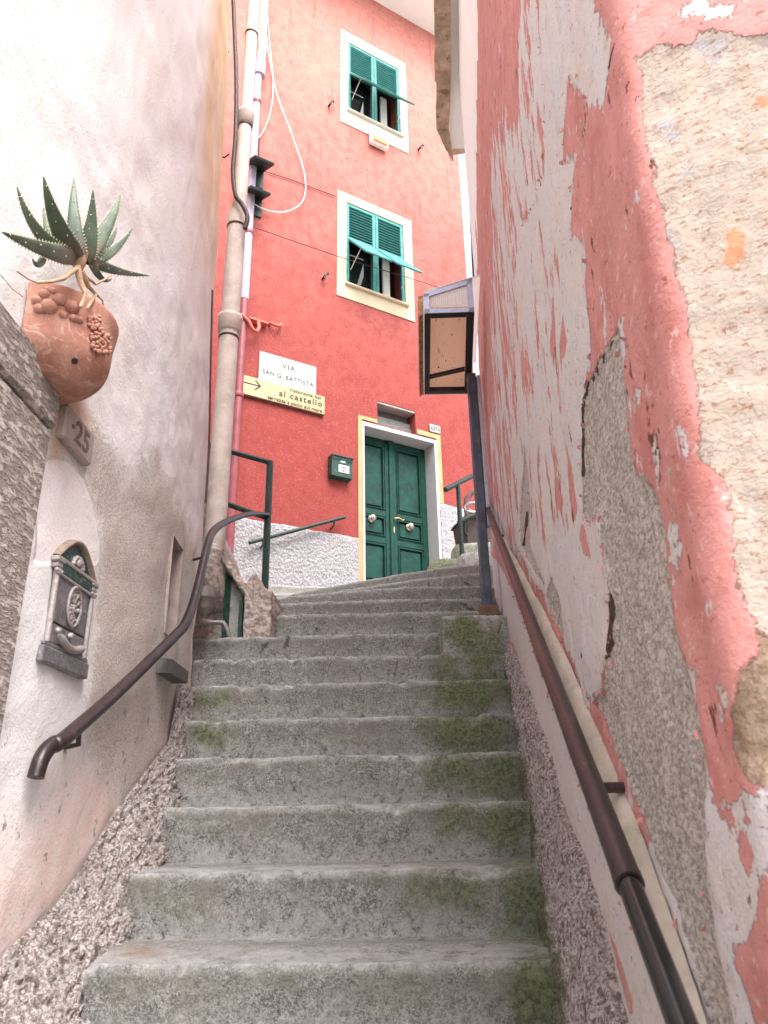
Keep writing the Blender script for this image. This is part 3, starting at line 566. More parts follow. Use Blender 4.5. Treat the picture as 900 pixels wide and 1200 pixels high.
tan = ss(3.66, 3.9, Ql[:, 0]) * ss(1.9, 2.8, Ql[:, 1]); tan = np.maximum(tan, ss(2.75, 3.25, Ql[:, 0]) * ss(2.3, 3.7, Ql[:, 1]))
hs = np.zeros((len(Ss) - 1, len(Zs) - 1), bool)
sm = (Ss[:-1] + Ss[1:]) / 2; zm = (Zs[:-1] + Zs[1:]) / 2; ym = np.array([lpl(s)[1] for s in sm])
hs |= ((ym > NY0) & (ym < NY1))[:, None] & ((zm > NZ0) & (zm < NZ1))[None, :]
hs |= ((ym > DY0) & (ym < DY1))[:, None] & (zm < DZ1)[None, :]
lh = thing('lime_washed_house', 'house with white and pink weathered render curving away beside the stairs', 'house', (-2.4, 1.2, -2.3))
m = MB(); m.grid(Pl_, True, hs)
m.obj('wall', M['lime'], lh, {'grey': sdist(Ql, LPX(grey_p)), 'lobe': sdist(Ql, LPX(lobe_p)), 'dust': sdist(Ql, LPX(dust_p)), 'rosy': rosy, 'tan': tan, 'low': ss(.6, .2, Ql[:, 1])})
m = MB(); m.prism([(-1.25, -1.6), (-4.6, -1.6), (-4.6, 3.9), (-1.45, 3.8), (-1.22, 3.0)], (0, 0, 0), (1, 0, 0), (0, 1, 0), (0, 0, 1), -2.3, 8.2); m.obj('house_body', M['soffit'], lh)
# niche
m = MB(); a, b = lpl(s_of_y(NY0)), lpl(s_of_y(NY1)); dx = -.34
def nq(p, q, z0, z1): return [(p[0], p[1], z0), (q[0], q[1], z0), (q[0], q[1], z1), (p[0], p[1], z1)]
ai, bi = a + V(dx, 0, 0), b + V(dx, 0, 0)
m.add(nq(a, ai, NZ0, NZ1), [(0, 1, 2, 3)]); m.add(nq(bi, b, NZ0, NZ1 + .0), [(0, 1, 2, 3)]); m.add(nq(ai, bi, NZ0, NZ1), [(0, 1, 2, 3)])
m.add([(a[0], a[1], NZ1), (b[0], b[1], NZ1), (bi[0], bi[1], NZ1), (ai[0], ai[1], NZ1)], [(0, 1, 2, 3)]); m.add([(a[0], a[1], NZ0), (b[0], b[1], NZ0), (bi[0], bi[1], NZ0), (ai[0], ai[1], NZ0)], [(3, 2, 1, 0)])
m.obj('niche', M['plaque'], lh)
m = MB(); s0 = onx(191, 771, -.885); s1 = onx(215, 800, -.885); m.hexa([(-.93, 2.93, .485), (-.855, 2.95, .485), (-.86, 3.23, .485), (-.95, 3.23, .485), (-.93, 2.93, .545), (-.855, 2.95, .54), (-.86, 3.23, .535), (-.95, 3.23, .545)]); m.obj('sill', M['slate'], lh)
# stone door surround 
m = MB(); jy = 1.735
m.box((-.9, 0, 0), (1, 0, 0), (0, 1, 0), (0, 0, 1), (-.2, DY1, -2.0), (.028, jy, .925), .008); m.box((-.9, 0, 0), (1, 0, 0), (0, 1, 0), (0, 0, 1), (-.2, .33, -2.0), (.028, DY0, .925), .008); m.obj('jamb', M['stone'], lh)
m = MB(); m.box((-.9, 0, 0), (1, 0, 0), (0, 1, 0), (0, 0, 1), (-.2, .30, .932), (.034, jy + .012, 1.085), .01); m.obj('lintel', M['stone'], lh)
m = MB(); m.box((-1.06, 0, 0), (1, 0, 0), (0, 1, 0), (0, 0, 1), (-.04, DY0, -2.0), (0, DY1, .93)); m.obj('door', M['doorwood'], lh)
# roughcast plinth on the left
tl = [lwp(u, v) for u, v in [(0, 1115), (60, 1060), (95, 1010), (130, 950), (165, 908), (200, 868), (211, 820), (216, 796)]]; tl = [(y + (.0), z) for y, z in tl]
yk = np.linspace(1.0, 3.72, 230); NR = 46; Pp = np.zeros((len(yk), NR, 3))
for i, y in enumerate(yk):
    zt_ = np.interp(y, [q[0] for q in tl], [q[1] for q in tl]) if y > tl[0][0] else tl[0][1] + (y - tl[0][0]) * .45
    xl = stair_xl(y) if y > 2 else -.70 + (y - 2) * -.02; zb = (stair_z(y) if y > 1.3 else lines[8][3] + (y - 2) * .52) - .16; xw = np.interp(y, lc[:, 1], lc[:, 0]) + .012
    for j in range(NR):
        t = j / (NR - 1); w_ = ss(0, 1, t) * .35 + t * .65; p = V(lerp(xw, max(xl - .012, xw + .02), w_), y, lerp(zt_, zb, t))
        k = fr(p, 50, .5, 4) * .019 + fr(p, 9) * .010; k *= min(1, j / 3)
        Pp[i, j] = p + unit((.8, -.2, .55)) * k + V(.014, 0, .01) * math.sin(t * 3.14)
m = MB(); m.grid(Pp); m.obj('roughcast_plinth', M['pebble'], lh, {'moss': np.tile(ss(.8, 1, np.linspace(0, 1, NR)) * .3, len(yk))})

# ------------------------------------------------------------------ red house across the top
P0 = ony(423, 600, 9.2); P0[2] = 0; aD = R(59.); FD = V(math.sin(aD), math.cos(aD), 0); FN = V(math.cos(aD), -math.sin(aD), 0); UZ = V(0, 0, 1)
def W(s, z, t=0.): return P0 + FD * s + FN * t + UZ * z
def fac(u, v, t=0.): d = ray(u, v); p = d * ((P0 + t * FN) @ FN / (d @ FN)); return ((p - P0) @ FD, p[2])
def fbox(m, s0, s1, z0, z1, t0, t1, bev=0.): return m.box(P0, FD, FN, UZ, (s0, t0, z0), (s1, t1, z1), bev)
rh = thing('red_house', 'tall red rendered house with teal shutters closing the top of the stairs', 'house', W(0, .5))
SL, SR, ZT = -4.2, 2.09, 13.92
holes = [(-.20, .84, 10.80, 12.42), (-.23, .82, 7.24, 8.80), (.02, 1.235, 2.5, 4.93), (.28, .93, 4.99, 5.37)]
ss_ = sorted({SL, SR, *[h[0] for h in holes], *[h[1] for h in holes], *np.arange(-4, 2, .35).round(3)}); zs_ = sorted({.5, ZT, *[h[2] for h in holes], *[h[3] for h in holes], *np.arange(1, 13.8, .45).round(3)})
m = MB(); Pf = np.array([[W(s, z) for z in zs_] for s in ss_]); sk = np.zeros((len(ss_) - 1, len(zs_) - 1), bool)
for i in range(len(ss_) - 1):
    for j in range(len(zs_) - 1):
        c = ((ss_[i] + ss_[i + 1]) / 2, (zs_[j] + zs_[j + 1]) / 2); sk[i, j] = any(h[0] < c[0] < h[1] and h[2] < c[1] < h[3] for h in holes)
m.grid(Pf, False, sk)
fbox(m, SR - .02, SR, .5, ZT, -4, -.001)
for (a0, a1, b0, b1) in holes[:2] + holes[3:]:   # reveals
    for (p, q) in (((a0, b0), (a1, b0)), ((a1, b0), (a1, b1)), ((a1, b1), (a0, b1)), ((a0, b1), (a0, b0))): m.add([W(*p), W(*q), W(*q, -.3), W(*p, -.3)], [(0, 1, 2, 3)])
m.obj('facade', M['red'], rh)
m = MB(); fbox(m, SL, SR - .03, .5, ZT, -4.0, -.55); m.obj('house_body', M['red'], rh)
m = MB(); fbox(m, SL, SR + .5, ZT, ZT + .12, -4.2, .75); m.obj('cornice', M['soffit'], rh)
m = MB(); fbox(m, SL, SR + .6, ZT + .122, ZT + .3, -4.3, .85); m.obj('roof', M['roof'], rh)
# white roughcast foot
def rough_sheet(m, s0, s1, z0, z1, t=.03):
    ns, nz = max(3, int((s1 - s0) / .03)), max(3, int((z1 - z0) / .03)); A_ = np.zeros((ns + 1, nz + 1, 3))
    for i in range(ns + 1):
        for j in range(nz + 1):
            p = W(lerp(s0, s1, i / ns), lerp(z0, z1, j / nz)); k = t * (.55 + .25 * fr(p, 16, .6, 3)) * (1 if 0 < j < nz else 0); A_[i, j] = p + FN * k + UZ * (.02 * fr(p, 3) if j == nz else 0)
    m.grid(A_)
m = MB(); rough_sheet(m, -3.4, -.045, .6, 3.225); rough_sheet(m, 1.288, 2.02, 2.3, 3.97, .05); m.obj('roughcast_base', M['wrough'], rh)
# door surround, jambs, double door
m = MB(); fbox(m, -.045, .018, 2.4, 5.0, .0, .014); fbox(m, -.045, .27, 5.0, 5.055, 0, .014); fbox(m, 1.285, 1.36, 3.97, 5.06, 0, .014); fbox(m, .945, 1.36, 5.0, 5.075, 0, .0135); m.obj('painted_surround', M['ochre'], rh)
m = MB(); RV = -.24
fbox(m, .019, .052, 2.4, 4.965, RV, .022); fbox(m, 1.235, 1.284, 2.4, 4.965, RV, .022); fbox(m, .053, 1.234, 4.905, 4.965, RV, .022); m.obj('marble_frame', M['marble'], rh)
dr = MB(); fbox(dr, .02, 1.26, 2.42, 4.95, RV - .06, RV - .025); dr = dr.obj('door', M['green_wd'], rh)
def leaf(s0, s1):
    m = MB(); z0, z1 = 2.5, 4.90; t0 = RV - .022; st = .085
    fbox(m, s0, s0 + st, z0, z1, t0, t0 + .03, .004); fbox(m, s1 - st, s1, z0, z1, t0, t0 + .03, .004)
    rails = [(2.5, 2.72), (3.30, 3.385), (3.70, 3.785), (4.81, 4.90)]
    for a_, b_ in rails: fbox(m, s0 + st + .001, s1 - st - .001, a_, b_, t0, t0 + .0285, .004)
    for (a_, b_) in ((2.72, 3.30), (3.385, 3.70), (3.785, 4.81)):   # mouldings and raised panels
        x0, x1 = s0 + st, s1 - st
        for w0, th in ((.004, .024), (.02, .036)):
            fbox(m, x0 + w0, x1 - w0, a_ + w0, a_ + w0 + .014, t0, t0 + th, .003); fbox(m, x0 + w0, x1 - w0, b_ - w0 - .014, b_ - w0, t0, t0 + th, .003)
            fbox(m, x0 + w0, x0 + w0 + .014, a_ + w0 + .015, b_ - w0 - .015, t0, t0 + th, .003); fbox(m, x1 - w0 - .014, x1 - w0, a_ + w0 + .015, b_ - w0 - .015, t0, t0 + th, .003)
        fbox(m, x0 + .055, x1 - .055, a_ + .055, b_ - .055, t0 - .004, t0 + .02, .012)
    return m
mid = .615
leaf(.056, mid - .004).obj('door_leaf', M['green_wd'], dr); leaf(mid + .004, 1.232).obj('door_leaf', M['green_wd'], dr)
m = MB(); fbox(m, mid - .03, mid + .03, 2.5, 4.90, RV + .0085, RV + .034, .01); fbox(m, mid - .05, mid + .05, 4.84, 4.9, RV + .02, RV + .045, .01); m.obj('meeting_strip', M['green_wd'], dr)
for (u, v) in ((436.5, 607), (481, 617)):
    s_, z_ = fac(u, v, RV + .04); m = MB(); m.lathe([(.055, 0), (.055, .008), (.028, .014), (.02, .03), (.042, .045), (.048, .06), (.038, .076), (.001, .084)], W(s_, z_, RV + .006), 16, ax=FD, ay=UZ, az=FN); m.obj('knob', M['nickel'], dr)
s_, z_ = fac(462, 608, RV + .03); m = MB(); m.tube([W(s_, z_, RV + .005), W(s_, z_, RV + .06)], .012, 8); m.tube([W(s_, z_, RV + .055), W(s_ + .06, z_ + .012, RV + .058), W(s_ + .12, z_ - .008, RV + .055), W(s_ + .15, z_ + .004, RV + .055)], [.013, .012, .01, .008], 8); m.obj('handle', M['brass'], dr); m = MB(); fbox(m, s_ - .016, s_ + .016, z_ - .20, z_ - .11, RV + .004, RV + .014, .004); m.obj('lock_plate', M['brass'], dr)
# grille recess above the door
vg = MB(); fbox(vg, .285, .925, 4.995, 5.365, -.30, -.27)
for k in range(3): vg.box(P0, FD, unit(FN + UZ * -.35), unit(UZ + FN * .35), (.29, -.23, 4.99 + k * .0), (.92, -.22, 5.0), 0)
vg = MB(); fbox(vg, .284, .926, 4.992, 5.10, -.2, -.1, .006); fbox(vg, .284, .926, 5.104, 5.21, -.22, -.13, .006); fbox(vg, .284, .926, 5.214, 5.366, -.3, -.2, .006); vg = vg.obj('grille', M['slate'], rh)
m = MB(); fbox(m, .283, .928, 5.335, 5.368, -.19, -.004, .006); m.obj('stone_lintel', M['slab'], rh)
# windows with louvred shutters and propped flaps
def window(s0, s1, z0, z1, fz0, fz1, fs0, fs1, creamm, tilt, curt):
    w_ = MB()                                      # painted surround round the opening
    fbox(w_, fs0, s0 - .002, fz0, fz1, 0, .016); fbox(w_, s1 + .002, fs1, fz0, fz1, 0, .016); fbox(w_, s0 - .001, s1 + .001, z1 + .002, fz1, 0, .016); fbox(w_, s0 - .001, s1 + .001, fz0, z0 - .002, 0, .016)
    w_ = w_.obj('window', creamm, rh)
    m = MB(); fbox(m, s0 - .03, s1 + .05, z0 - .05, z0 - .004, -.06, .065, .01); m.obj('sill', creamm, w_)
    m = MB(); fbox(m, s0, s1, z0, z1, -.5, -.48); m.obj('dark_room', M['dark'], w_)
    mids = (s0 + s1) / 2; zf = lerp(z0, z1, .55)   # flaps hinge here
    m = MB(); fbox(m, s0 + .003, s0 + .055, z0 + .003, z1 - .003, -.045, .006, .005); fbox(m, s1 - .055, s1 - .003, z0 + .003, z1 - .003, -.045, .006, .005); fbox(m, mids - .055, mids - .002, z0 + .003, z1 - .003, -.045, .008, .005); fbox(m, mids + .002, mids + .055, z0 + .003, z1 - .003, -.045, .0065, .005)
    for (x0, x1) in ((s0 + .056, mids - .056), (mids + .056, s1 - .056)):
        fbox(m, x0, x1, z1 - .06, z1 - .004, -.04, .004, .004); fbox(m, x0, x1, zf - .012, zf + .045, -.04, .004, .004)
    m.obj('shutter_frame', M['teal'], w_)
    for (x0, x1) in ((s0 + .057, mids - .057), (mids + .057, s1 - .057)):
        m = MB(); zz_ = zf + .06
        while zz_ < z1 - .07:
            m.box(W(0, zz_, -.02), FD, unit(FN - UZ * .75), unit(UZ + FN * .75), (x0, -.024, -.009), (x1, .024, .009)); zz_ += .054
        m.obj('louvre', M['teal'], w_)
        fl = MB(); L = zf - z0 - .02; d = unit(FN * math.sin(tilt) - UZ * math.cos(tilt)); nn = np.cross(FD, d)  # propped lower flap
        o = W(0, zf - .015, .012); fl.box(o, FD, d, nn, (x0 - .02, 0, -.014), (x0 + .03, L, .014), .003); fl.box(o, FD, d, nn, (x1 - .03, 0, -.014), (x1 + .02, L, .014), .003); fl.box(o, FD, d, nn, (x0 + .031, 0, -.013), (x1 - .031, .05, .013), .003); fl.box(o, FD, d, nn, (x0 + .031, L - .05, -.013), (x1 - .031, L, .013), .003)
        k = .065
        while k < L - .06:
            fl.box(o + d * k, FD, unit(d + nn * .5), unit(nn - d * .5), (x0 + .031, -.02, -.003), (x1 - .031, .02, .003)); k += .036
        fl.obj('flap', M['teal'], w_)
        st = MB(); xe = x0 + .02 if x0 < mids else x1 - .01; st.tube([W(xe, z0 + .28, .0), o + FD * xe + d * L * .62], .006, 5); st.obj('stay_rod', M['wframe'], w_)
    m = MB(); fbox(m, s0 + .003, s1 - .003, zf, z1 - .003, -.09, -.07); m.obj('inner_dark', M['dark'], w_)  # black sheet added so the louvre gaps look shaded
    m = MB(); fbox(m, mids + .2, mids + .33, z0 + .01, zf, -.16, -.12, .006); fbox(m, s0 + .01, s1 - .01, z0 + .01, z0 + .06, -.16, -.12, .004); m.obj('casement_frame', M['wframe'], w_)
    m = MB(); fbox(m, s0 + .01, mids - .02, z0 + .06, zf + .02, -.15, -.145); m.obj('pane', M['glass'], w_)
    m = MB(); Pc = np.array([[W(mids + .03 + i * .01, z, -.3 + .02 * math.sin(i * 1.5)) for z in (z0 + .02, z1)] for i in range(20)]); m.grid(Pc); m.obj('curtain', M['curtain'] if curt else M['dark'], w_)
    return w_
window(-.20, .84, 10.80, 12.42, 10.46, 12.65, -.345, .99, M['cream_hi'], R(36), True)['label'] = 'upper window with propped flaps'
window(-.23, .82, 7.24, 8.80, 6.965, 8.97, -.39, .985, M['cream'], R(40), True)['label'] = 'lower window in a cream surround'
# window flaps seen edge-on behind the downpipe
for (u0, v0, u1, v1, b0, b1) in ((288, 190, 313, 226, 232, 260), ):
    pass
for (zc, ln) in ((8.72, .52), (8.19, .42)):
    sh = MB()
    d = unit(FN * .86 - UZ * .51); o = W(-1.92, zc, .0); sh.box(o, FD, d, np.cross(FD, d), (0, 0, -.02), (.30, ln, .02), .004)
    fbox(sh, -1.95, -1.62, zc - .36, zc + .03, .0, .03, .005); sh.obj('side_shutter', M['iron_green'], rh)

# ------------------------------------------------------------------ lettering helper
def text(name, body, size, o, ax, ay, mat, parent, align='CENTER', ext=.002, spacing=1., xs=1.):
    cu = bpy.data.curves.new(name, 'FONT'); cu.body = body; cu.size = size; cu.align_x = align; cu.align_y = 'CENTER'; cu.extrude = ext; cu.space_character = spacing; cu.resolution_u = 3; cu.offset = size * .012
    tmp = bpy.data.objects.new(name, cu); COL.objects.link(tmp); dg = bpy.context.evaluated_depsgraph_get(); dg.update()
    me = bpy.data.meshes.new_from_object(tmp.evaluated_get(dg)); COL.objects.unlink(tmp); bpy.data.objects.remove(tmp)
    ax, ay = unit(ax), unit(ay); nz = np.cross(ax, ay); mb = MB()
    mb.add([np.asarray(o) + ax * v.co.x * xs + ay * v.co.y + nz * v.co.z for v in me.vertices], [tuple(p.vertices) for p in me.polygons]); return mb.obj(name, mat, parent)

# street-name plaque
t = thing('street_sign', 'white marble street name plaque on the red wall above the cream sign', 'sign', W(-1.12, 5.17))
m = MB(); fbox(m, -1.54, -.705, 5.172, 5.615, .002, .028, .004); m.obj('slab', M['marble'], t)
text('lettering', 'VIA', .105, W(-1.12, 5.475, .029), FD, UZ, M['letter'], t, spacing=1.25, ext=.001); text('lettering', 'SAN G. BATTISTA', .092, W(-1.12, 5.31, .029), FD, UZ, M['letter'], t, spacing=1.12, ext=.001, xs=.93)
for s_ in (-1.50, -.745):
    for z_ in (5.21, 5.575): m = MB(); m.ball(W(s_, z_, .028), .009); m.obj('screw', M['zinc'], t)
# restaurant direction sign
t = thing('restaurant_sign', 'long cream wooden board with arrow and dark lettering under the marble plaque', 'sign', W(-1.2, 4.88))
m = MB(); fbox(m, -1.86, -.585, 4.885, 5.168, .004, .045); m.obj('board', M['signw'], t)
m = MB(); fbox(m, -1.86, -.584, 4.892, 5.166, .046, .052, .002); m.obj('face', M['signy'], t)
text('lettering', 'ristorante bar', .075, W(-.63, 5.128, .0535), FD, UZ, M['signb'], t, 'RIGHT', spacing=1.1); text('lettering', 'al castello', .125, W(-.62, 5.035, .0535), FD, UZ, M['signb'], t, 'RIGHT', spacing=1.22, ext=.003); text('lettering', 'terrazza a picco sul mare', .078, W(-.62, 4.93, .0535), FD, UZ, M['signb'], t, 'RIGHT', ext=.0025)
m = MB(); fbox(m, -1.80, -1.52, 5.052, 5.066, .053, .056)
for sg in (1, -1): m.box(W(-1.515, 5.059, .053), unit(FD + UZ * sg * .9), unit(UZ - FD * sg * .9), FN, (-.1, -.008, 0), (0, .008, .003))
m.obj('arrow', M['signb'], t)
# green letter box on the red wall
t = thing('green_letterbox', 'small dark green letterbox with white label left of the green door', 'letterbox', W(-.33, 3.97))
m = MB(); s0, s1, z0, z1 = -.50, -.19, 3.985, 4.30
m.prism([(0.0, z0), (.11, z0 + .01), (.115, z1 - .09), (.125, z1 - .05), (.125, z1 - .015), (0.0, z1)], W(0, 0, .002), FN, UZ, FD, s0, s1); m.obj('body', M['green_dk'], t)
m = MB(); fbox(m, s0 - .008, s1 + .008, z1 - .03, z1 - .008, .09, .142, .006); m.obj('flap', M['green_dk'], t)
m = MB(); fbox(m, s0 + .1, s1 - .05, z0 + .07, z0 + .18, .114, .119); m.obj('label_card', M['paper'], t)
m = MB(); fbox(m, s0 + .13, s0 + .2, z0 + .215, z0 + .235, .1155, .121); m.obj('name_plate', M['nickel'], t)
m = MB(); fbox(m, s0 + .13, s1 - .08, z0 + .145, z0 + .152, .1185, .1205); fbox(m, s0 + .13, s1 - .09, z0 + .128, z0 + .134, .1185, .1205); m.obj('writing', M['ink'], t)
m = MB(); m.lathe([(.0, 0), (.018, .0), (.018, .002), (.0, .002)], W((s0 + s1) / 2 + .02, z0 + .1, .119), 12, ax=FD, ay=UZ, az=FN); m.obj('stamp', M['redink'], t)
# number plate by the door
t = thing('door_number', 'small white number plate above right corner of the green door', 'number plate', W(1.26, 5.09))
m = MB(); fbox(m, 1.165, 1.355, 5.09, 5.215, .015, .03, .004); m.obj('plate', M['marble'], t); text('digits', '«27»', .085, W(1.26, 5.15, .031), FD, UZ, M['ink'], t)
# handrail on the red house
t = thing('facade_handrail', 'short thin dark handrail sloping along the white base of the red house', 'handrail', W(-.9, 2.9))
a, b = fac(292, 636, .1), fac(404, 606, .1); m = MB(); m.tube([W(*a, .1), W(*b, .1)], .024, 8); m.obj('rail', M['iron_green'], t)
for k in (.14, .88): s_, z_ = lerp(a[0], b[0], k), lerp(a[1], b[1], k); m = MB(); m.tube([W(s_, z_ - .0, .1), W(s_, z_ - .07, .09), W(s_, z_ - .09, .02), W(s_, z_ - .09, .0)], .014, 6); m.obj('bracket', M['iron_green'], t)
# iron hooks on the facade
hk = None
for (u, v, lab) in ((385, 125, 'tiny black shutter hook left of the uppermost window'), (490, 176, 'tiny black shutter hook right of the uppermost window'), (378, 327, 'tiny black shutter hook left of the lower window')):
    s_, z_ = fac(u, v)
    if hk is None:
        m = MB(); m.tube([W(s_, z_, 0), W(s_, z_, .10)], .018, 6); m.tube([W(s_ - .02, z_ - .07, .10), W(s_, z_ + .0, .105), W(s_ + .035, z_ + .06, .10), W(s_ + .05, z_ + .03, .09)], .016, 6); hk = tag(m.obj('shutter_hook', M['black']), lab, 'hook', 'shutter hooks on the red wall'); h0 = (s_, z_)
    else:
        o = hk.copy(); COL.objects.link(o); o.location = Vector(hk.location) + Vector(FD * (s_ - h0[0]) + UZ * (z_ - h0[1])); tag(o, lab, 'hook', 'shutter hooks on the red wall')
# alarm box
t = thing('alarm_box', 'white box with orange lens fixed under the uppermost window', 'alarm', W(.35, 10.2))
m = MB(); fbox(m, .18, .52, 10.22, 10.60, .018, .12, .02); m.obj('case', M['alarmw'], t); m = MB(); fbox(m, .21, .49, 10.24, 10.37, .115, .15, .02); m.obj('lens', M['alarmo'], t)
# red bracket with hook
t = thing('lamp_bracket', 'red overpainted iron bracket with curled hook beside the maroon drainpipe', 'bracket', W(-1.6, 5.9))
m = MB(); fbox(m, -1.74, -1.46, 6.02, 6.05, 0, .10, .004); m.obj('plate', M['redmetal'], t)
m = MB(); m.tube([W(-1.95, 5.98, .12), W(-1.85, 5.99, .15), W(-1.76, 5.93, .15), W(-1.70, 5.83, .14), W(-1.63, 5.82, .13), W(-1.60, 5.90, .12), W(-1.61, 6.0, .1)], .025, 8); m.obj('hook', M['redmetal'], t)
m = MB(); m.tube([W(-1.42, 6.1, .0), W(-1.42, 6.08, .06), W(-1.36, 6.05, .08), W(-1.28, 6.07, .07), W(-1.26, 6.13, .04)], .022, 8); m.obj('ring', M['redmetal'], t)
# cables on the red wall
def cable(name, pts, r, mat, label, cat='cable', group=None):
    P_ = [np.asarray(p, float) for p in pts]; out = []
    for i in range(len(P_) - 1):
        p0, p1, p2, p3 = P_[max(i - 1, 0)], P_[i], P_[i + 1], P_[min(i + 2, len(P_) - 1)]
        for k in range(6):
            t_ = k / 6; out.append(.5 * (2 * p1 + (p2 - p0) * t_ + (2 * p0 - 5 * p1 + 4 * p2 - p3) * t_ ** 2 + (3 * p1 - p0 - 3 * p2 + p3) * t_ ** 3))
    out.append(P_[-1]); m = MB(); m.tube(out, r, 6); return tag(m.obj(name, mat), label, cat, group)
F_ = lambda u, v, t: W(*fac(u, v, t), t)
cable('cable', [F_(u, v, .06) for u, v in ((309, -25), (312, 40), (323, 105), (343, 160), (357, 205), (355, 235), (335, 248), (312, 246), (293, 236))], .0085, M['wire_wt'], 'longer white cable looping out across the red wall from the roof', 'cable', 'white cables on the red wall')
cable('cable', [F_(u, v, .04) for u, v in ((311, -25), (315, 40), (320, 95), (317, 130), (306, 158), (291, 168))], .008, M['wire_wt'], 'shorter white cable hooking back behind the grey downpipe', 'cable', 'white cables on the red wall')
cable('wire', [F_(u, v, .02) for u, v in ((304, 160), (304, 195), (309, 200), (345, 212), (393, 230))], .007, M['wire_dk'], 'thin dark wire crossing the red wall above the lower window', 'wire', 'dark wires on the red wall')
cable('wire', [F_(u, v, .10) for u, v in ((288, 263), (340, 281), (395, 300), (440, 314), (500, 332), (535, 345))], .006, M['wire_dk'], 'thin dark wire stretched in front of the lower window', 'wire', 'dark wires on the red wall')
# maroon drainpipe on the red house
t = thing('maroon_drainpipe', 'thin maroon drainpipe running down the left end of the red wall', 'drainpipe', W(-1.93, 2.9, .07))
sp_, _ = fac(273.5, 560, .08); m = MB(); m.tube([W(sp_, 2.2, .08), W(sp_, 6.3, .08)], .055, 12); m.obj('lower_pipe', M['maroon'], t); m = MB(); m.tube([W(sp_, 6.302, .08), W(sp_, 10.7, .08), W(sp_ + .02, 14, .08)], .058, 12); m.obj('upper_pipe', M['lilac'], t)
m = MB()
for z_ in (4.8, 7.4, 9.9): m.lathe([(.066, 0), (.07, .01), (.07, .05), (.066, .06)], W(sp_, z_, .08), 12)
m.obj('clamp', M['maroon'], t)
t = thing('copper_drainpipe', 'pale greenish pipe with a bend meeting the lilac pipe near the roof', 'drainpipe', W(-1.98, 10.5, .15))
m = MB(); m.tube([W(sp_ - .02, 14.2, .2), W(sp_ - .02, 11.2, .2), W(sp_ + .0, 11.0, .2), W(sp_ + .01, 10.75, .12)], .07, 10); m.obj('pipe', M['greenpipe'], t); m = MB(); m.tube([W(sp_ + .015, 10.78, .11), W(sp_ + .015, 10.5, .09)], .085, 10); m.obj('collar', M['lilac'], t)

# ------------------------------------------------------------------ grey downpipe at the end of the left house
pp = ony(254, 600, 4.02); X0, Y0 = pp[0] - .0, pp[1]
zc1 = ony(270, 380, 4.02)[2]; zc2 = ony(275, 255, 4.02)[2]; zc3 = ony(288, 140, 4.02)[2]
t = thing('grey_downpipe', 'thick grey cement downpipe at the rounded end of the pale left house', 'downpipe', (X0, Y0, .9))
m = MB(); m.tube([(X0, Y0, 1.15), (X0, Y0, zc1)], .062, 18); m.obj('lower_pipe', M['pipe'], t)
m = MB(); m.tube([(X0, Y0, zc1 + .002), (X0, Y0, zc2 - .12), (X0 + .0, Y0, zc2), (X0 + .012, Y0, zc2 + .14), (X0 + .012, Y0, zc2 + .25)], [.061, .061, .061, .048, .047], 18); m.obj('middle_pipe', M['pipe'], t)
m = MB(); m.tube([(X0 + .012, Y0, zc2 + .251), (X0 + .012, Y0, 8.1)], .046, 18); m.obj('upper_pipe', M['pipe_hi'], t)
for (z_, r_, x_) in ((zc1 - .04, .076, 0), (zc3 - .03, .060, .012)):
    m = MB(); m.lathe([(r_ - .012, -.03), (r_, -.02), (r_, .06), (r_ + .004, .07), (r_ + .004, .095), (r_ - .012, .1)], (X0 + x_, Y0, z_), 18); m.obj('collar', M['pipe'], t)
for (u, v, x_) in ((270, 398, 0), (280, 268, 0), (290, 42, .012), (288, 150, .012)):
    z_ = ony(u, v, 4.02)[2]; m = MB(); m.lathe([(.0635 - x_ * 1.2, 0), (.067 - x_ * 1.2, .004), (.067 - x_ * 1.2, .014), (.0635 - x_ * 1.2, .018)], (X0 + x_, Y0, z_), 18); m.obj('clamp', M['wire_dk'], t)
e0 = ony(240, 705, 3.93); m = MB(); m.lathe([(.0, .075), (.052, .075), (.055, .03), (.06, .028), (.06, .012), (.055, .01), (.055, -.03), (.045, -.06), (.022, -.072), (.02, -.11)], e0, 16); m.obj('trap', M['zinc'], t)
m = MB(); a = e0 + V(0, 0, -.085); m.tube([a + V(0, 0, -.02), a + V(.01, -.02, -.035), a + V(.05, -.02, -.035), a + V(.11, -.01, -.035), a + V(.135, 0, -.075), a + V(.145, 0, -.11)], [.02, .02, .013, .013, .013, .012], 8); m.obj('spout', M['zinc'], t)
# brown cable bundle beside the pipe
cable('cable_bundle', [ony(u, v, 3.93) for u, v in ((272, -30), (275, 40), (277, 100), (276, 160), (273, 200), (276, 228), (284, 240), (290, 254), (287, 268))], .017, M['wire_dk'], 'dark brown cable bundle following the grey downpipe from above')
for (u, v, l_) in ((263, 62, 'upper dark wire clip on the tan rounded end of the pale house'), (263, 182, 'lower dark wire clip on the tan rounded end of the pale house')):
    m = MB(); a = ony(u, v, 3.78); m.tube([a + V(-.03, 0, 0), a + V(.0, 0, -.02), a + V(.03, 0, .01)], .006, 5); tag(m.obj('wire_clip', M['wire_dk']), l_, 'clip', 'wire clips on the pale house')
cable('wire', [onx(u, v, -.93) if u < 262 else ony(u, v, 3.82) for u, v in ((249, 340), (247, 420), (245, 520), (241, 590))], .006, M['wire_dk'], 'thin wire hanging along the rounded edge of the left wall', 'wire', 'wires on the left wall')

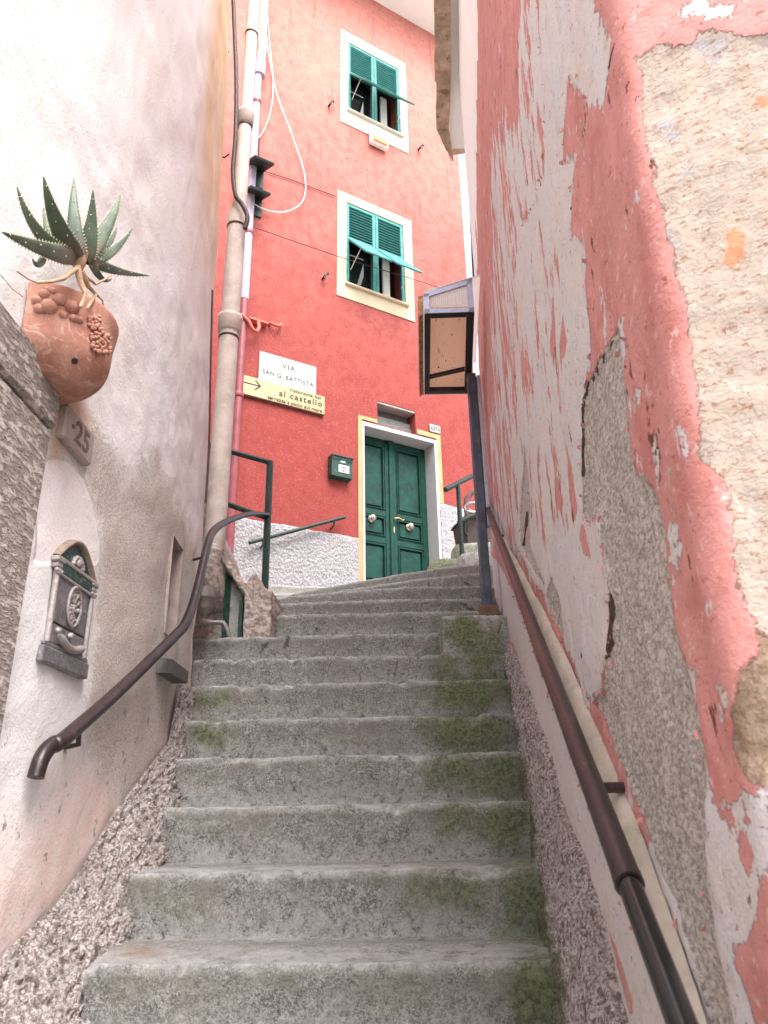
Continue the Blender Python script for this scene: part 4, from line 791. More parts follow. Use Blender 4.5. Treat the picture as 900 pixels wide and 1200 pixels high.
# ------------------------------------------------------------------ rubble pier with utility door behind the downpipe
rb = thing('rubble_pier', 'crumbling plaster pier with a narrow grey utility door at its foot', 'pier', (-.95, 4.1, .84))
def zy(u, v, y): return ony(u, v, y)
top = [(222, 560), (238, 585), (252, 615), (262, 638), (268, 655), (274, 664), (281, 676), (290, 680), (298, 672), (303, 674), (305.5, 688), (317, 691)]
YB = 4.08; tp = [ony(u, v, YB) for u, v in top]; xa = np.linspace(-1.3, ony(318, 700, YB)[0], 70); tx = [p[0] for p in tp]; tzv = [p[2] for p in tp]
d0, d1 = ony(264.5, 700, YB)[0], ony(284.5, 700, YB)[0]
Pr = np.zeros((len(xa), 60, 3))
for i, x in enumerate(xa):
    zt_ = np.interp(x, tx, tzv); edg = ss(d1 + .0, d1 + .06, x) if x > d1 - .001 else 0
    for j in range(60):
        z = lerp(.6, zt_, min(1, j / 44)); y = YB + (0 if j <= 44 else (j - 44) / 15 * .5)
        inset = .12 * (d0 - .006 < x < d1 + .006) * (z < zt_ - .07) + .0
        if x < d0 - .02 and z < 1.02: inset += .06
        p = V(x, y + inset - .0, z); k = fr(p, 22, .6, 5) * .013 + fr(p, 60, .6, 3) * .006
        p[1] -= .17 * math.exp(-((x - X0) / .10) ** 2) * ss(1.03, 1.12, z) * ss(1.52, 1.30, z)
        if x < d0 - .02 and z < 1.02: k *= .25
        Pr[i, j] = p + V(0, -k, k * .5)
m = MB(); m.grid(Pr, True); m.obj('pier_body', M['rubble'], rb)
xs_ = xa[-1]; Psd = np.zeros((40, 40, 3))
for i in range(40):
    for j in range(40):
        z = lerp(.6, tp[-1][2], j / 39); y = YB + i / 39 * .5; p = V(xs_, y, z); k = fr(p, 22, .6, 5) * .010; Psd[i, j] = p + V(k - .002, 0, 0)
m = MB(); m.grid(Psd, True); m.obj('pier_side', M['rubble'], rb)
m = MB(); ztp = np.interp((d0 + d1) / 2, tx, tzv) - .05; dd = m
m.hexa([(d0 + .012, YB + .03, .80), (d1 - .02, YB + .075, .80), (d1 - .02, YB + .1, .80), (d0 + .012, YB + .1, .80), (d0 + .012, YB + .03, ztp + .0), (d1 - .02, YB + .075, ztp - .08), (d1 - .02, YB + .1, ztp - .08), (d0 + .012, YB + .1, ztp)]); dd = m.obj('door', M['panel_grey'], rb)
m = MB(); m.hexa([(d0 - .004, YB - .02, .80), (d0 + .02, YB + .0, .80), (d0 + .02, YB + .1, .80), (d0 - .004, YB + .1, .80), (d0 - .004, YB - .02, ztp + .03), (d0 + .02, YB, ztp + .015), (d0 + .02, YB + .1, ztp + .015), (d0 - .004, YB + .1, ztp + .03)]); m.hexa([(d1 - .022, YB + .02, .80), (d1 - .002, YB + .02, .80), (d1 - .002, YB + .1, .80), (d1 - .022, YB + .1, .80), (d1 - .022, YB + .02, ztp - .12), (d1 - .002, YB + .02, ztp - .13), (d1 - .002, YB + .1, ztp - .13), (d1 - .022, YB + .1, ztp - .12)]); m.obj('door_frame', M['green_dk'], dd)
m = MB(); m.ball((lerp(d0, d1, .55), YB + .05, 1.16), .007); m.obj('keyhole', M['black'], dd)
# pink riser block left of step eight
# ------------------------------------------------------------------ left handrail and green railing
t = thing('curved_handrail', 'dark brown handrail bending up the left wall beside the stairs', 'handrail', (-.83, 2.9, -.05))
path = [ony(45, 905, 1.90) + V(-.005, 0, -.012), ony(47, 893, 1.91), ony(54, 880, 1.93), ony(64, 871, 1.96), ony(76, 865, 2.0), ony(145, 804, 2.45), ony(205, 745, 2.92), ony(217, 731, 3.03), ony(228, 703, 3.18), ony(236, 670, 3.33), ony(243, 640, 3.47), ony(249, 624, 3.62), ony(262, 613, 3.85), ony(285, 604, 4.2), ony(300, 602, 4.45), ony(314, 603, 4.63)]
sm_ = []
for i in range(len(path) - 1):
    p0, p1, p2, p3 = path[max(i - 1, 0)], path[i], path[i + 1], path[min(i + 2, len(path) - 1)]
    for k in range(5):
        q = k / 5; sm_.append(.5 * (2 * p1 + (p2 - p0) * q + (2 * p0 - 5 * p1 + 4 * p2 - p3) * q ** 2 + (3 * p1 - p0 - 3 * p2 + p3) * q ** 3))
sm_.append(path[-1]); m = MB(); m.tube(sm_, [.0205] * (len(sm_) - 20) + list(np.linspace(.0205, .014, 20)), 14); m.obj('rail', M['rail'], t)
m = MB(); a = ony(95, 852, 2.12); a = ony(93, 850, 2.11); m.tube([a, a + V(.0, .01, -.05), a + V(-.04, .02, -.055), (-.905, a[1] + .03, a[2] - .05)], .008, 8); m.obj('bracket', M['rail'], t)
m = MB(); a = ony(238, 653, 3.42); m.tube([a, a + V(-.03, .02, -.0), (-.955, a[1] + .05, a[2])], .007, 8); m.obj('bracket', M['rail'], t)
t = thing('green_railing', 'dark green iron railing standing on the crumbling pier', 'railing', ony(311, 690, 4.65))
b_, tpp = ony(311, 690, 4.65), ony(316.5, 541, 4.65); m = MB(); m.tube([V(tpp[0], 4.65, b_[2] - .1), V(tpp[0], 4.65, tpp[2])], .024, 8, True, False); m.obj('post', M['iron_green'], t)
for (u0, v0, u1, v1) in ((316, 542, 262, 527), (313, 607, 258, 588)):
    m = MB(); A_, B_ = ony(u0, v0, 4.65), ony(u1, v1, 4.5); m.tube([A_, B_, B_ + (B_ - A_) * .6], .019, 8, True, False); m.obj('bar', M['iron_green'], t)

# ------------------------------------------------------------------ right handrail
t = thing('brown_handrail', 'long dark brown handrail on the peeling wall with a glossy black lower end', 'handrail', RAIL(2.5))
ysp = .975
m = MB(); m.tube([RAIL(ysp), RAIL(1.6), RAIL(2.5), RAIL(3.5), RAIL(4.85)], .0168, 18); m.obj('rail', M['rail'], t)
m = MB(); m.tube([RAIL(.2), RAIL(.6), RAIL(ysp + .03)], .0142, 18); m.obj('sleeve', M['black_gloss'], t)
m = MB(); m.tube([RAIL(ysp - .004), RAIL(ysp + .012)], .0176, 18); m.obj('collar', M['rail'], t)
for y in (1.28, 2.35, 3.6):
    m = MB(); a = RAIL(y); m.tube([a + V(0, 0, -.012), a + V(.004, 0, -.045), a + V(.03, 0, -.055), V(XW(y) + .01, y, a[2] - .055)], .0085, 8); m.obj('bracket', M['rail'], t)

# ------------------------------------------------------------------ mossy block, post, box lamp
b0 = ony(519, 767, 3.80); b1 = ony(586, 767, 3.80); zt_ = ony(550, 721, 3.82)[2]; N = 26; fa = []
m = MB()
def face(o, a, b, n1_, n2_):
    A_ = np.zeros((n1_, n2_, 3))
    for i in range(n1_):
        for j in range(n2_): A_[i, j] = o + a * i / (n1_ - 1) + b * j / (n2_ - 1)
    return A_
o = V(b0[0], 3.80, .60); wx, hy, dz = b1[0] - b0[0] + .06, .62, zt_ - .60
for (o_, a_, b_, nn) in ((o, V(wx, 0, 0), V(0, 0, dz), V(0, -1, 0)), (o + V(0, hy, 0), V(0, -hy, 0), V(0, 0, dz), V(-1, 0, 0)), (o + V(0, 0, dz), V(wx, 0, 0), V(0, hy, 0), V(0, 0, 1))):
    A_ = face(o_, a_, b_, 40, 40); cen = o + V(wx / 2, hy / 2, dz / 2)
    for i in range(40):
        for j in range(40):
            p = A_[i, j]; ez = max(0, (p[2] - (zt_ - .03)) / .03); ey = max(0, (3.83 - p[1]) / .03); ex_ = max(0, (b0[0] + .03 - p[0]) / .03)
            r2 = [q for q in (ez, ey, ex_)]; L = math.sqrt(sum(q * q for q in r2)); q = p.copy()
            if L > 1: q = p - V(-ex_, -ey, ez) / L * (L - 1) * .03
            k = fr(p, 12) * .008 + fr(p, 40) * .003; A_[i, j] = q + V(-k, -k, k) * .8
    m.grid(A_)
vv = np.array(m.v); uvb = px(vv)
tag(m.obj('mossy_block', M['conc'], None, {'moss': blobs(uvb, [(548, 745, 30, 30, 1.1), (572, 760, 30, 40, .9), (560, 728, 20, 8, .5)]), 'skylit': ss(zt_ - .03, zt_, vv[:, 2]) * .7, 'darken': np.zeros(len(vv)), 'foot': np.zeros(len(vv)), 'rust': np.zeros(len(vv))}), 'rounded concrete block green with moss on the right of the stairs', 'block')
t = thing('lamp_post', 'dark square steel post on the mossy block against the peeling wall', 'post', ony(572, 715, 4.3))
pb = ony(571, 712, 4.27); m = MB(); m.box(V(pb[0], 4.27, 0), (1, .1, 0), (-.1, 1, 0), UZ, (-.027, -.027, pb[2] - .0), (.027, .027, 2.64), .004); m.obj('post', M['post'], t)
m = MB(); m.box(V(pb[0] + .044, 4.26, 0), (1, .1, 0), (-.1, 1, 0), UZ, (-.012, -.02, 1.55), (.012, .02, 2.62), .003); m.obj('channel', M['alu'], t)
m = MB(); m.box(V(pb[0] + .0, 4.27, 0), (1, .1, 0), (-.1, 1, 0), UZ, (-.055, -.06, zt_ - .006), (.055, .05, pb[2] + .0), .004); m.obj('foot', M['signw'], t)
lb = thing('box_lamp', 'black framed box lamp with ribbed panels jutting from the peeling wall', 'lamp', (.45, 4.05, 2.64))
zb = 2.645; n0, n1_ = onz(497.5, 368, zb), onz(556, 366, zb); f0, f1 = onz(497.5, 462, zb), onz(552, 461, zb)
tl0 = ony(496.5, 344, n0[1]); tr0 = ony(556, 326, n0[1]); up = lambda p, h: p + V(0, 0, h)
h0_, h1_ = tl0[2] - zb, tr0[2] - zb
def bar(m, a, b, w, dirw, h): # bar from a to b with width vector and height
    w_ = np.asarray(dirw) * w; m.hexa([a, b, b + w_, a + w_, up(a, h), up(b, h), up(b + w_, h), up(a + w_, h)])
dx_ = unit(n1_ - n0); dy_ = unit(f0 - n0)
m = MB(); bar(m, n0, f0, .036, dx_, .03); bar(m, n1_, f1, .045, -dx_, .03); bar(m, n0 + dx_ * .037, n1_ - dx_ * .046, .045, dy_, .03); bar(m, f0 + dx_ * .037, f1 - dx_ * .046, .045, -dy_, .03); A_ = lerp(n0, f0, .80) + dx_ * .037; B_ = lerp(n1_, f1, .70) - dx_ * .046; bar(m, A_ + V(0, 0, .032), B_ + V(0, 0, .032), .04, dy_, .02); m.obj('bottom_frame', M['box_dark'], lb)
m = MB(); z_ = V(0, 0, .045); m.add([n0 + z_, n1_ + z_, f1 + z_, f0 + z_, n0 + z_ * 1.1, n1_ + z_ * 1.1, f1 + z_ * 1.1, f0 + z_ * 1.1], [(0, 1, 2, 3), (7, 6, 5, 4)]); m.obj('bottom_panel', M['ribbed'], lb)
m = MB(); q0, q1 = n0 - dy_ * .004, n1_ - dy_ * .004
def quadbar(m, a, b, c, d, t): tt = dy_ * t; m.hexa([a, b, b + tt, a + tt, d, c, c + tt, d + tt])
fw = .032
quadbar(m, q0 + V(0, 0, .002), q1 + V(0, 0, .002), up(q1, fw), up(q0, fw), .02); quadbar(m, up(q0, h0_ - fw), up(q1, h1_ - fw - .01), up(q1, h1_), up(q0, h0_), .024); quadbar(m, up(q0, .003), up(q0 + dx_ * fw, .003), up(q0 + dx_ * fw, h0_ - .003), up(q0, h0_ - .004), .022); quadbar(m, up(q1 - dx_ * fw, .003), up(q1, .003), up(q1, h1_ - .004), up(q1 - dx_ * fw, h1_ - .012), .022); m.obj('front_frame', M['box_blue'], lb)
m = MB(); quadbar(m, up(q0 + dy_ * .01, .01), up(q1 + dy_ * .01, .01), up(q1 + dy_ * .01, h1_ - .01), up(q0 + dy_ * .01, h0_ - .01), .006); m.obj('front_panel', M['ribwhite'], lb)
m = MB(); m.hexa([n0 - dx_ * .035 + V(0, 0, -.02), n0 - dx_ * .006 + V(0, 0, .0), f0 - dx_ * .006, f0 - dx_ * .035 + V(0, 0, -.02), up(n0 - dx_ * .035, h0_ * .9), up(n0 - dx_ * .006, h0_ * .9), up(f0 - dx_ * .006, h0_), up(f0 - dx_ * .035, h0_)]); m.obj('side_panel', M['oldwood'], lb)
m = MB(); m.hexa([up(q0, h0_ + .002), up(q1 + dx_ * .05, h1_ + .002), up(f1 + dx_ * .05, h1_ + .002), up(f0, h0_ + .002), up(q0, h0_ + .016), up(q1 + dx_ * .05, h1_ + .016), up(f1 + dx_ * .05, h1_ + .016), up(f0, h0_ + .016)]); m.obj('top_cover', M['clear'], lb)
m = MB(); quadbar(m, f0, f1, up(f1, h1_), up(f0, h0_), .01); m.obj('back_panel', M['clear'], lb)
# seam cable down the far edge of the peeling wall
pts = []
for i in range(26):
    v = 345 - i * 16; z = (ray(551, v) * (YE / ray(551, v)[1]))[2]; p = E_ + V(0, 0, z) - V(.026 * max(0, z - 2.6) + .006, .01, 0); p = V(E_[0] + .026 * max(0, z - 2.6) - .012, YE - .005, z) + V(fr((z, 0, 0), 3), 0, 0) * .012; pts.append(p)
cable('seam_cable', pts, .011, M['wire_dk'], 'dark cable running down the far edge of the peeling pink wall')

# ------------------------------------------------------------------ steps, railing and bin at the upper right
m = MB()
def rock(m, c, r, sd):
    n_, k_ = 18, 12; A_ = np.zeros((k_ + 1, n_ + 1, 3))
    for i in range(k_ + 1):
        for j in range(n_ + 1):
            a_, b_ = math.pi * i / k_, 2 * math.pi * j / n_; d = V(math.sin(a_) * math.cos(b_), math.sin(a_) * math.sin(b_), math.cos(a_)); dq = np.sign(d) * np.abs(d) ** .55
            A_[i, j] = np.asarray(c) + dq * r * (1 + .12 * fr(d * 1.3 + sd, 1.5))
    m.grid(A_)
def mstep(name, c, r, label, moss):
    m = MB(); rock(m, c, np.array(r), random.random() * 9); z0 = {k: np.zeros(len(m.v)) for k in ('skylit', 'darken', 'foot', 'rust')}; z0['moss'] = np.full(len(m.v), moss); return tag(m.obj(name, M['conc'], None, z0), label, 'stone', 'stones of the upper steps')
c1 = ony(532, 661, 7.6); mstep('step_stone', c1 + V(.05, .1, -.15), (.36, .3, .2), 'mossy green step stone at the foot of the small right railing', .95)
c2 = ony(553, 655, 7.3); mstep('step_stone', c2 + V(.06, 0, -.12), (.24, .25, .14), 'pale bare step stone in front of the mossy ones beside the post', .1)
c3 = ony(553, 643, 8.0); mstep('step_stone', c3 + V(.1, .1, -.14), (.36, .3, .2), 'higher mossy step stone under the brown bin', .6)
t = thing('stair_railing', 'dark green railing climbing right past the door at the top', 'railing', ony(540.5, 656, 7.7))
pb_, pt_ = ony(538, 657, 7.7), ony(536.5, 566, 7.7); m = MB(); m.tube([V(pt_[0], 7.7, pb_[2] - .1), V(pt_[0], 7.7, pt_[2])], .026, 8, True, False); m.obj('post', M['iron_green'], t)
m = MB(); A_, B_ = ony(522, 574, 7.55), ony(557, 556, 7.95); m.tube([A_, B_, B_ + (B_ - A_) * .9], .03, 8, True, False); m.obj('top_bar', M['iron_green'], t)
m = MB(); A_, B_ = ony(538, 611, 7.7), ony(557, 602, 7.95); m.tube([A_, B_, B_ + (B_ - A_) * .9], .024, 8, True, False); m.obj('lower_bar', M['iron_green'], t)
t = thing('rubbish_bin', 'dark brown bin with curved tube handle behind the small upper railing', 'bin', ony(556, 641, 8.0))
a = ony(549, 640, 8.0); b = ony(546, 607, 8.0) ; m = MB(); w0, w1 = .36, .46
m.hexa([a, a + V(w0, .1, 0), a + V(w0 - .1, .42, 0), a + V(-.1, .32, 0), b, b + V(w1, .12, 0), b + V(w1 - .12, .5, 0), b + V(-.12, .4, 0)]); m.obj('body', M['rust_bin'], t)
m = MB(); b2 = b + V(-.012, -.015, .002); m.hexa([b2, b2 + V(w1 + .05, .12, 0), b2 + V(w1 - .1, .56, 0), b2 + V(-.14, .45, 0), up(b2 + V(.02, .02, 0), .05), up(b2 + V(w1 + .03, .14, 0), .05), up(b2 + V(w1 - .1, .52, 0), .05), up(b2 + V(-.10, .42, 0), .05)]); m.tube([ony(545, 612, 7.95), ony(543.5, 622, 7.95), ony(547, 628, 7.95)], .02, 6); m.obj('lid', M['black'], t)
m = MB(); m.tube([ony(u, v, 7.95) for u, v in ((548, 604), (546.5, 594), (547, 585), (551, 579), (558, 575), (566, 574))], .035, 8); m.obj('handle', M['mauve'], t)
m = MB(); cc = ony(554, 595, 7.93); m.tube([cc + V(.09 * math.cos(q), 0, .06 * math.sin(q)) for q in np.linspace(0, 6.28, 15)], .016, 6); m.obj('ring', M['chrome'], t)

# ------------------------------------------------------------------ terracotta pot and aloe
PC = V(-.895, 1.70, 0); 
def smooth_prof(p):
    p = [np.array(q) for q in p]; out = []
    for i in range(len(p) - 1):
        p0, p1, p2, p3 = p[max(i - 1, 0)], p[i], p[i + 1], p[min(i + 2, len(p) - 1)]
        for k in range(4):
            t_ = k / 4; out.append(.5 * (2 * p1 + (p2 - p0) * t_ + (2 * p0 - 5 * p1 + 4 * p2 - p3) * t_ ** 2 + (3 * p1 - p0 - 3 * p2 + p3) * t_ ** 3))
    return [(max(q[0], 0.), q[1]) for q in out + [p[-1]]]
pot = thing('wall_pot', 'terracotta half pot with fruit relief fixed to the pale wall', 'pot', (-.83, 1.70, .95))
prof = [(.0, 1.03), (.078, 1.033), (.098, 1.04), (.126, 1.062), (.146, 1.09), (.155, 1.125), (.157, 1.18), (.163, 1.225), (.165, 1.248), (.158, 1.252), (.150, 1.245), (.145, 1.19)]
m = MB(); m.lathe(smooth_prof(prof), PC, 56, -math.pi / 2, math.pi / 2); n_ = len(m.v); m.prism([(p[0] * -1, p[1]) for p in prof[:8]] + [(p[0], p[1]) for p in prof[:8][::-1]], PC + V(.004, 0, 0), (0, 1, 0), UZ, (1, 0, 0), -.003, 0); m.obj('pot_body', M['terra'], pot)
m = MB(); m.lathe([(.001, 1.21), (.152, 1.21)], PC, 30, -math.pi / 2, math.pi / 2); m.obj('soil', M['rubble'], pot)
m = MB()
def onpot(ang, z, o=0.): r_ = np.interp(z, [q[1] for q in prof[1:8]], [q[0] for q in prof[1:8]]) + o; return PC + V(r_ * math.cos(ang), r_ * math.sin(ang), z)
for (u, v, r_) in ((43, 352, .013), (52, 345, .014), (62, 342, .011), (46, 362, .014), (57, 360, .021), (70, 352, .017), (84, 360, .019), (74, 369, .010), (86, 373, .011), (93, 375, .010), (55, 340, .01)):
    d = ray(u, v); A2 = d[0] ** 2 + d[1] ** 2; B2 = d[0] * PC[0] + d[1] * PC[1]; disc = B2 * B2 - A2 * (PC[0] ** 2 + PC[1] ** 2 - .158 ** 2)
    if disc < 0: continue
    p = d * ((B2 - math.sqrt(disc)) / A2); m.ball(p, (r_ * 1.05, r_ * 1.05, r_ * .95), 10, 8)
for (u0, v0, nx, ny) in ((103, 372, 4, 3), (107, 386, 4, 6), (118, 392, 3, 5)):
    for i in range(nx):
        for j in range(ny):
            u, v = u0 + i * 4.2 + j * .5 + random.uniform(-1.4, 1.4), v0 + j * 5.0 + random.uniform(-1.6, 1.6); d = ray(u, v); A2 = d[0] ** 2 + d[1] ** 2; B2 = d[0] * PC[0] + d[1] * PC[1]; disc = B2 * B2 - A2 * (PC[0] ** 2 + PC[1] ** 2 - .160 ** 2)
            if disc < 0: p = d * (B2 / A2)
            else: p = d * ((B2 - math.sqrt(disc)) / A2)
            m.ball(p, random.uniform(.0055, .0075), 8, 6)
m.obj('fruit_relief', M['terra'], pot)
hp = onpot(.15, 1.0); d = ray(72, 437); m = MB(); q = onpot(-.62, 1.068, .0); m.tube([q + V(-.01, .006, .008), q + V(.003, -.002, -.003)], .008, 10); m.obj('drain_hole', M['dark'], pot)
al = thing('aloe_plant', 'spiky green aloe with toothed leaves growing out of the terracotta pot', 'plant', onx(93, 318, -.80))
AC = onx(93, 302, -.785)
def bez(a, b, c, t): return (1 - t) ** 2 * a + 2 * t * (1 - t) * b + t * t * c
def aleaf(tip, ctl, w, dx0, dxt, dry=False):
    base_ = onx(93 + dx0 * 10, 302, -.785); T = onx(tip[0], tip[1], -.785 + dxt); Cc = onx(ctl[0], ctl[1], -.785 + dxt * .45 + .01)
    m = MB(); sp = MB(); n_ = 22; k_ = 10; vs = []; bs = []
    for i in range(n_ + 1):
        t_ = i / n_; p = bez(base_, Cc, T, t_); tg = unit(bez(base_, Cc, T, min(1, t_ + .02)) - bez(base_, Cc, T, max(0, t_ - .02))); view = unit(-p); sd_ = unit(np.cross(tg, view)); nn = np.cross(sd_, tg)
        ww = w * 1.32 * (1 - t_) ** .8 * (1 + .5 * t_ * (1 - t_)) + .0012; 
        if t_ < .15: ww *= .8 + t_ / .15 * .2
        for k in range(k_):
            a_ = 2 * math.pi * k / k_; cx, cy = math.cos(a_), math.sin(a_); vs.append(p + sd_ * ww * cx + nn * ww * (.42 * cy - .22 * (1 - cx * cx))); bs.append(max(0, 1 - t_ * 2.8) * .9)
        if 2 <= i < n_ - 1 and not dry:
            for sg in (-1, 1):
                q = p + sd_ * ww * sg * .98; e_ = q + sd_ * sg * .0042 + tg * .002; sp.tube([q - sd_ * sg * .001, e_], [.0022, .0004], 5, False)
            if i % 4 == 0: q = p + nn * ww * .40 + sd_ * random.uniform(-.5, .5) * ww; sp.ball(q, .0016, 5, 4)
    m.add(vs, [(i * k_ + k, i * k_ + (k + 1) % k_, (i + 1) * k_ + (k + 1) % k_, (i + 1) * k_ + k) for i in range(n_) for k in range(k_)], True)
    o = m.obj('leaf', M['aloe'], al, {'base': bs})
    if sp.v: sp.obj('teeth', M['spine'], o)
for args in (((51, 243), (52, 290), .010, -.6, -.07), ((112, 250), (108, 285), .010, .2, -.07), ((137, 266), (128, 296), .012, .3, -.06), ((20, 219), (38, 286), .0155, -.5, -.03), ((87, 209), (84, 262), .018, -.1, -.03), ((141, 228), (128, 272), .019, .4, .0), ((51, 207), (62, 266), .0215, -.3, .02), ((109, 223), (108, 282), .0205, .5, .04), ((155, 268), (128, 310), .0135, .5, .03), ((2, 272), (46, 292), .0175, -.6, .03), ((175, 323), (128, 320), .0125, .9, .03)):
    aleaf(*args)
for args in (((38, 303), (44, 318), .006, -4.2, .0, True), ((131, 327), (118, 336), .008, 1.2, .02, True)): aleaf(*args)
m = MB(); m.tube([AC + V(0, 0, .02), onx(92, 310, -.785), onx(91, 318, -.79)], [.02, .017, .010], 10)
for pl, r0 in (([(90, 312), (94, 330), (100, 345), (94, 360)], .010), ([(90, 314), (75, 326), (60, 330), (42, 331)], .007), ([(96, 318), (104, 336), (112, 345), (102, 362)], .008), ([(98, 322), (112, 333), (122, 328), (131, 322)], .005), ([(112, 344), (120, 352), (125, 378)], .004)):
    pts_ = [onx(u, v, -.775 + .025 * (i / 3)) for i, (u, v) in enumerate(pl)]; m.tube(pts_, list(np.linspace(r0, r0 * .4, len(pts_))), 7)
m.obj('dry_roots', M['root'], al)
m = MB(); m.tube([onx(u, v, -.80) for u, v in ((42, 331), (33, 327), (20, 318))], .0018, 5); m.tube([onx(u, v, -.885) for u, v in ((27, 348), (14, 338), (4, 326), (-6, 315))], .0012, 5); m.obj('dead_stalk', M['root'], al)

# ------------------------------------------------------------------ stone number plaque 25
t = thing('stone_number_plaque', 'small weathered stone plaque cut with a house number below the pot', 'number plaque', (-.89, 1.91, .95))
m = MB(); m.box((-.9, 0, 0), (1, 0, 0), (0, 1, 0), UZ, (-.01, 1.815, .95), (.022, 2.015, 1.055), .006); m.obj('slab', M['plaque'], t)
m = MB()
AX = V(0, 1, 0)
text('digits', '·25', .095, (-.8775, 1.915, 1.0), AX, UZ, M['cut'], t, ext=.0012, xs=1.15)

# ------------------------------------------------------------------ cast letterbox on the left wall
t = lbt = thing('cast_letterbox', 'ornate weathered cast metal letterbox with arched top on the left wall', 'letterbox', (-.87, 2.05, .335))
XB = -.899; y0, y1, z0, z1 = 1.885, 2.165, .345, .665
def lbx(m, ya, yb, za, zb, xa_, xb_, bev=.003): return m.box((XB, 0, 0), (.4, 0, 0), (0, 1, 0), UZ, (xa_, ya, za), (xb_, yb, zb), bev)
m = MB(); lbx(m, y0 + .02, y1 - .02, z0 + .03, z1, 0, .04); m.obj('back_box', M['castgreen'], t)
m = MB(); lbx(m, y0 - .012, y1 + .012, z0, z0 + .05, 0, .068, .005); lbx(m, y0 - .004, y1 + .004, z0 + .051, z0 + .064, 0, .06, .003); m.obj('base', M['cast'], t)
for (ya, yb) in ((y0 + .0, y0 + .032), (y1 - .032, y1)):
    m = MB(); yc = (ya + yb) / 2; m.tube([(XB + .4 * .045, yc, z0 + .064), (XB + .4 * .045, yc, z1 - .03)], .0085, 12); lbx(m, ya, yb, z1 - .03, z1 - .012, .02, .066, .004); lbx(m, ya - .006, yb + .006, z1 - .012, z1 + .006, .01, .072, .004)
    for k in range(5): m.ball((XB + .4 * .058, lerp(ya, yb, (k + .5) / 5), z1 - .038 - .006 * (k % 2)), .007, 8, 6)
    m.obj('column', M['cast_lt'], t)
m = MB(); lbx(m, y0 + .036, y1 - .036, .475, .622, .041, .05); m.obj('panel', M['cast'], t)
m = MB(); yc = (y0 + y1) / 2
m.lathe([(.05, 0), (.056, .004), (.05, .01), (.046, .004)], (XB + .4 * .05, yc, .548), 24, ax=(0, .85, 0), ay=(0, 0, 1.25), az=(1, 0, 0))
for i in range(44):
    a_ = random.uniform(0, 6.28); r_ = random.uniform(0, 1) ** .6; m.ball((XB + .4 * .052, yc + math.cos(a_) * .036 * r_, .548 + math.sin(a_) * .056 * r_), random.uniform(.004, .009), 7, 5)
m.tube([(XB + .4 * .056, yc + .012 * math.sin(k * 1.3), .50 + k * .009) for k in range(11)], .005, 7)
m.obj('crest', M['cast_lt'], t)
m = MB(); lbx(m, y0 + .034, y1 - .034, z0 + .066, .468, .041, .054); m.obj('lower_door', M['cast'], t)
m = MB(); pth = [(XB + .4 * .062, lerp(y0 + .06, y1 - .045, k / 10), .442 - .026 * math.sin(math.pi * k / 10) - k * .0005) for k in range(11)]; m.tube(pth, [.006] + [.0135] * 9 + [.006], 10); m.ball((XB + .4 * .06, yc, .455), .011); m.ball((XB + .4 * .058, y0 + .06, .452), .011); m.obj('letter_flap', M['cast_lt'], t)
m = MB(); lbx(m, y0 + .068, y0 + .115, .398, .414, .0525, .0555); m.obj('slot', M['dark'], t); m = MB(); lbx(m, yc + .012, yc + .055, .396, .412, .0525, .0555); m.obj('slot', M['dark'], t)
m = MB(); lbx(m, y0 + .03, y1 - .03, .626, .662, .036, .06, .004); m.obj('top_flap', M['castgreen'], t)
m = MB(); lbx(m, y0 + .016, y1 - .016, .662, .674, .02, .066, .003); lbx(m, y0 + .03, y1 - .03, .616, .6255, .036, .063, .003); m.obj('moulding', M['cast_lt'], t)
arch = [(y0 + .03 + (y1 - y0 - .06) * k / 16, .674 + .075 * math.sin(math.pi * k / 16)) for k in range(17)]
m = MB(); m.prism(arch, (XB, 0, 0), (0, 1, 0), UZ, (1, 0, 0), .0, .0135); m.obj('pediment', M['castgreen'], t)
arch2 = [(y0 + .005 + (y1 - y0 - .01) * k / 20, .676 + .092 * math.sin(math.pi * k / 20)) for k in range(21)]
m = MB(); m.tube([(XB + .4 * .03, a_, b_) for a_, b_ in arch2], .0, 6) if False else None
Pa = np.array([[(XB + .4 * x_, a_, b_ + dz) for (x_, dz) in ((0, .004), (.058, .0), (.064, -.006), (.058, -.013), (.0, -.014))] for a_, b_ in arch2]); m.grid(Pa, True); m.obj('arch_rim', M['castgold'], t)
m = MB()
for k in range(9): a_ = math.pi * k / 8; m.ball((XB + .4 * .045, yc + .032 * math.cos(a_), .684 + .026 * math.sin(a_)), .009, 8, 6)
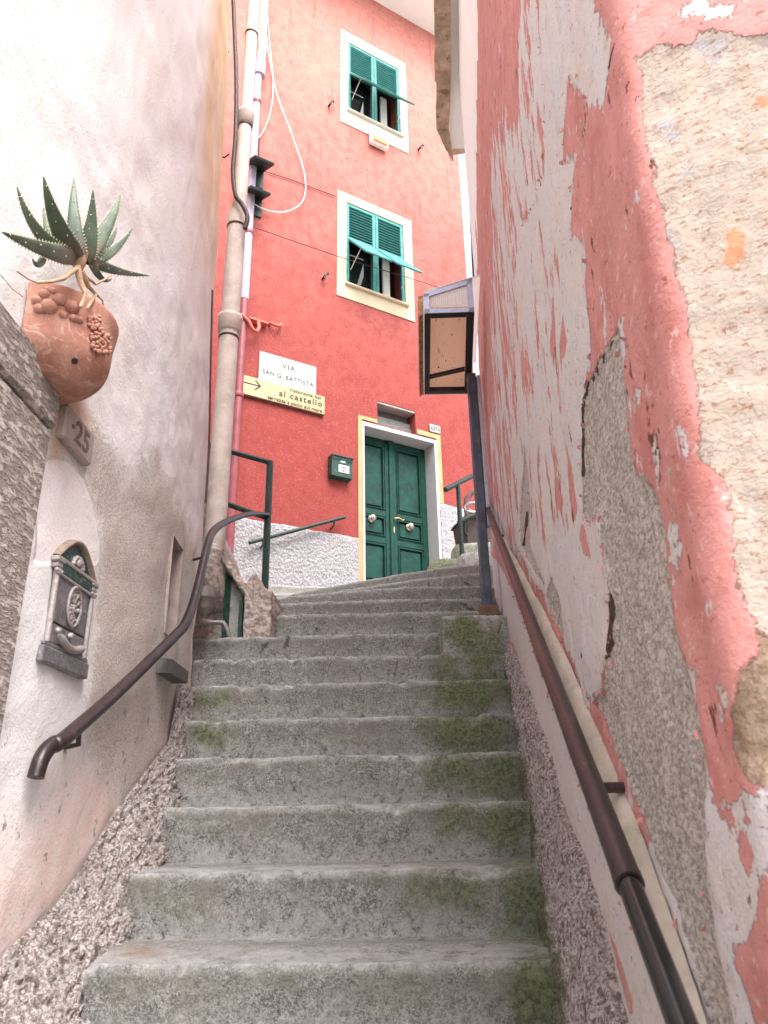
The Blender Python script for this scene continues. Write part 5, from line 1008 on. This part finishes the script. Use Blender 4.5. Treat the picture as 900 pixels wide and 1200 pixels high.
m.ball((XB + .4 * .046, yc, .694), (.012, .018, .018)); m.obj('shell', M['cast_lt'], t); lbt.scale = (1, 1, .875)

# ------------------------------------------------------------------ camera, sky, light
cam = bpy.data.cameras.new('camera'); co = bpy.data.objects.new('camera', cam); COL.objects.link(co); scene.camera = co
from mathutils import Matrix
co.matrix_world = Matrix(((CR[0], CU[0], -CF[0], 0), (CR[1], CU[1], -CF[1], 0), (CR[2], CU[2], -CF[2], 0), (0, 0, 0, 1)))
cam.sensor_width = 36; cam.sensor_fit = 'AUTO'; cam.lens = 36 * FPX / 1200; cam.clip_start = .02; cam.clip_end = 500
cam.dof.use_dof = True; cam.dof.focus_distance = 4.2; cam.dof.aperture_fstop = 11
w = bpy.data.worlds.new('World'); scene.world = w; w.use_nodes = True; nt = w.node_tree; bg = nt.nodes['Background']
SUN_EL, SUN_AZ = R(56), R(152)     # azimuth from +y clockwise: behind the camera, to the right
sky = nt.nodes.new('ShaderNodeTexSky'); sky.sky_type = 'NISHITA'; sky.sun_disc = False; sky.sun_elevation = SUN_EL; sky.sun_rotation = SUN_AZ; sky.air_density = 1; sky.dust_density = 5; sky.ozone_density = 1
hs_ = nt.nodes.new('ShaderNodeHueSaturation'); hs_.inputs['Saturation'].default_value = .42; nt.links.new(sky.outputs[0], hs_.inputs['Color']); nt.links.new(hs_.outputs[0], bg.inputs[0]); bg.inputs[1].default_value = .15
sl = bpy.data.lights.new('sun', 'SUN'); so = bpy.data.objects.new('sun', sl); COL.objects.link(so); sl.energy = .5; sl.angle = R(35); sl.color = (1, .96, .9)
dv = Vector((math.sin(SUN_AZ) * math.cos(SUN_EL), math.cos(SUN_AZ) * math.cos(SUN_EL), math.sin(SUN_EL))); so.rotation_euler = dv.to_track_quat('Z', 'Y').to_euler(); so.location = (0, -5, 12)
vs = scene.view_settings; vs.view_transform = 'Standard'; vs.look = 'None'; vs.exposure = 2.08; vs.gamma = 1; vs.use_curve_mapping = False
scene.cycles.max_bounces = 8; scene.cycles.diffuse_bounces = 5; scene.cycles.use_denoising = True
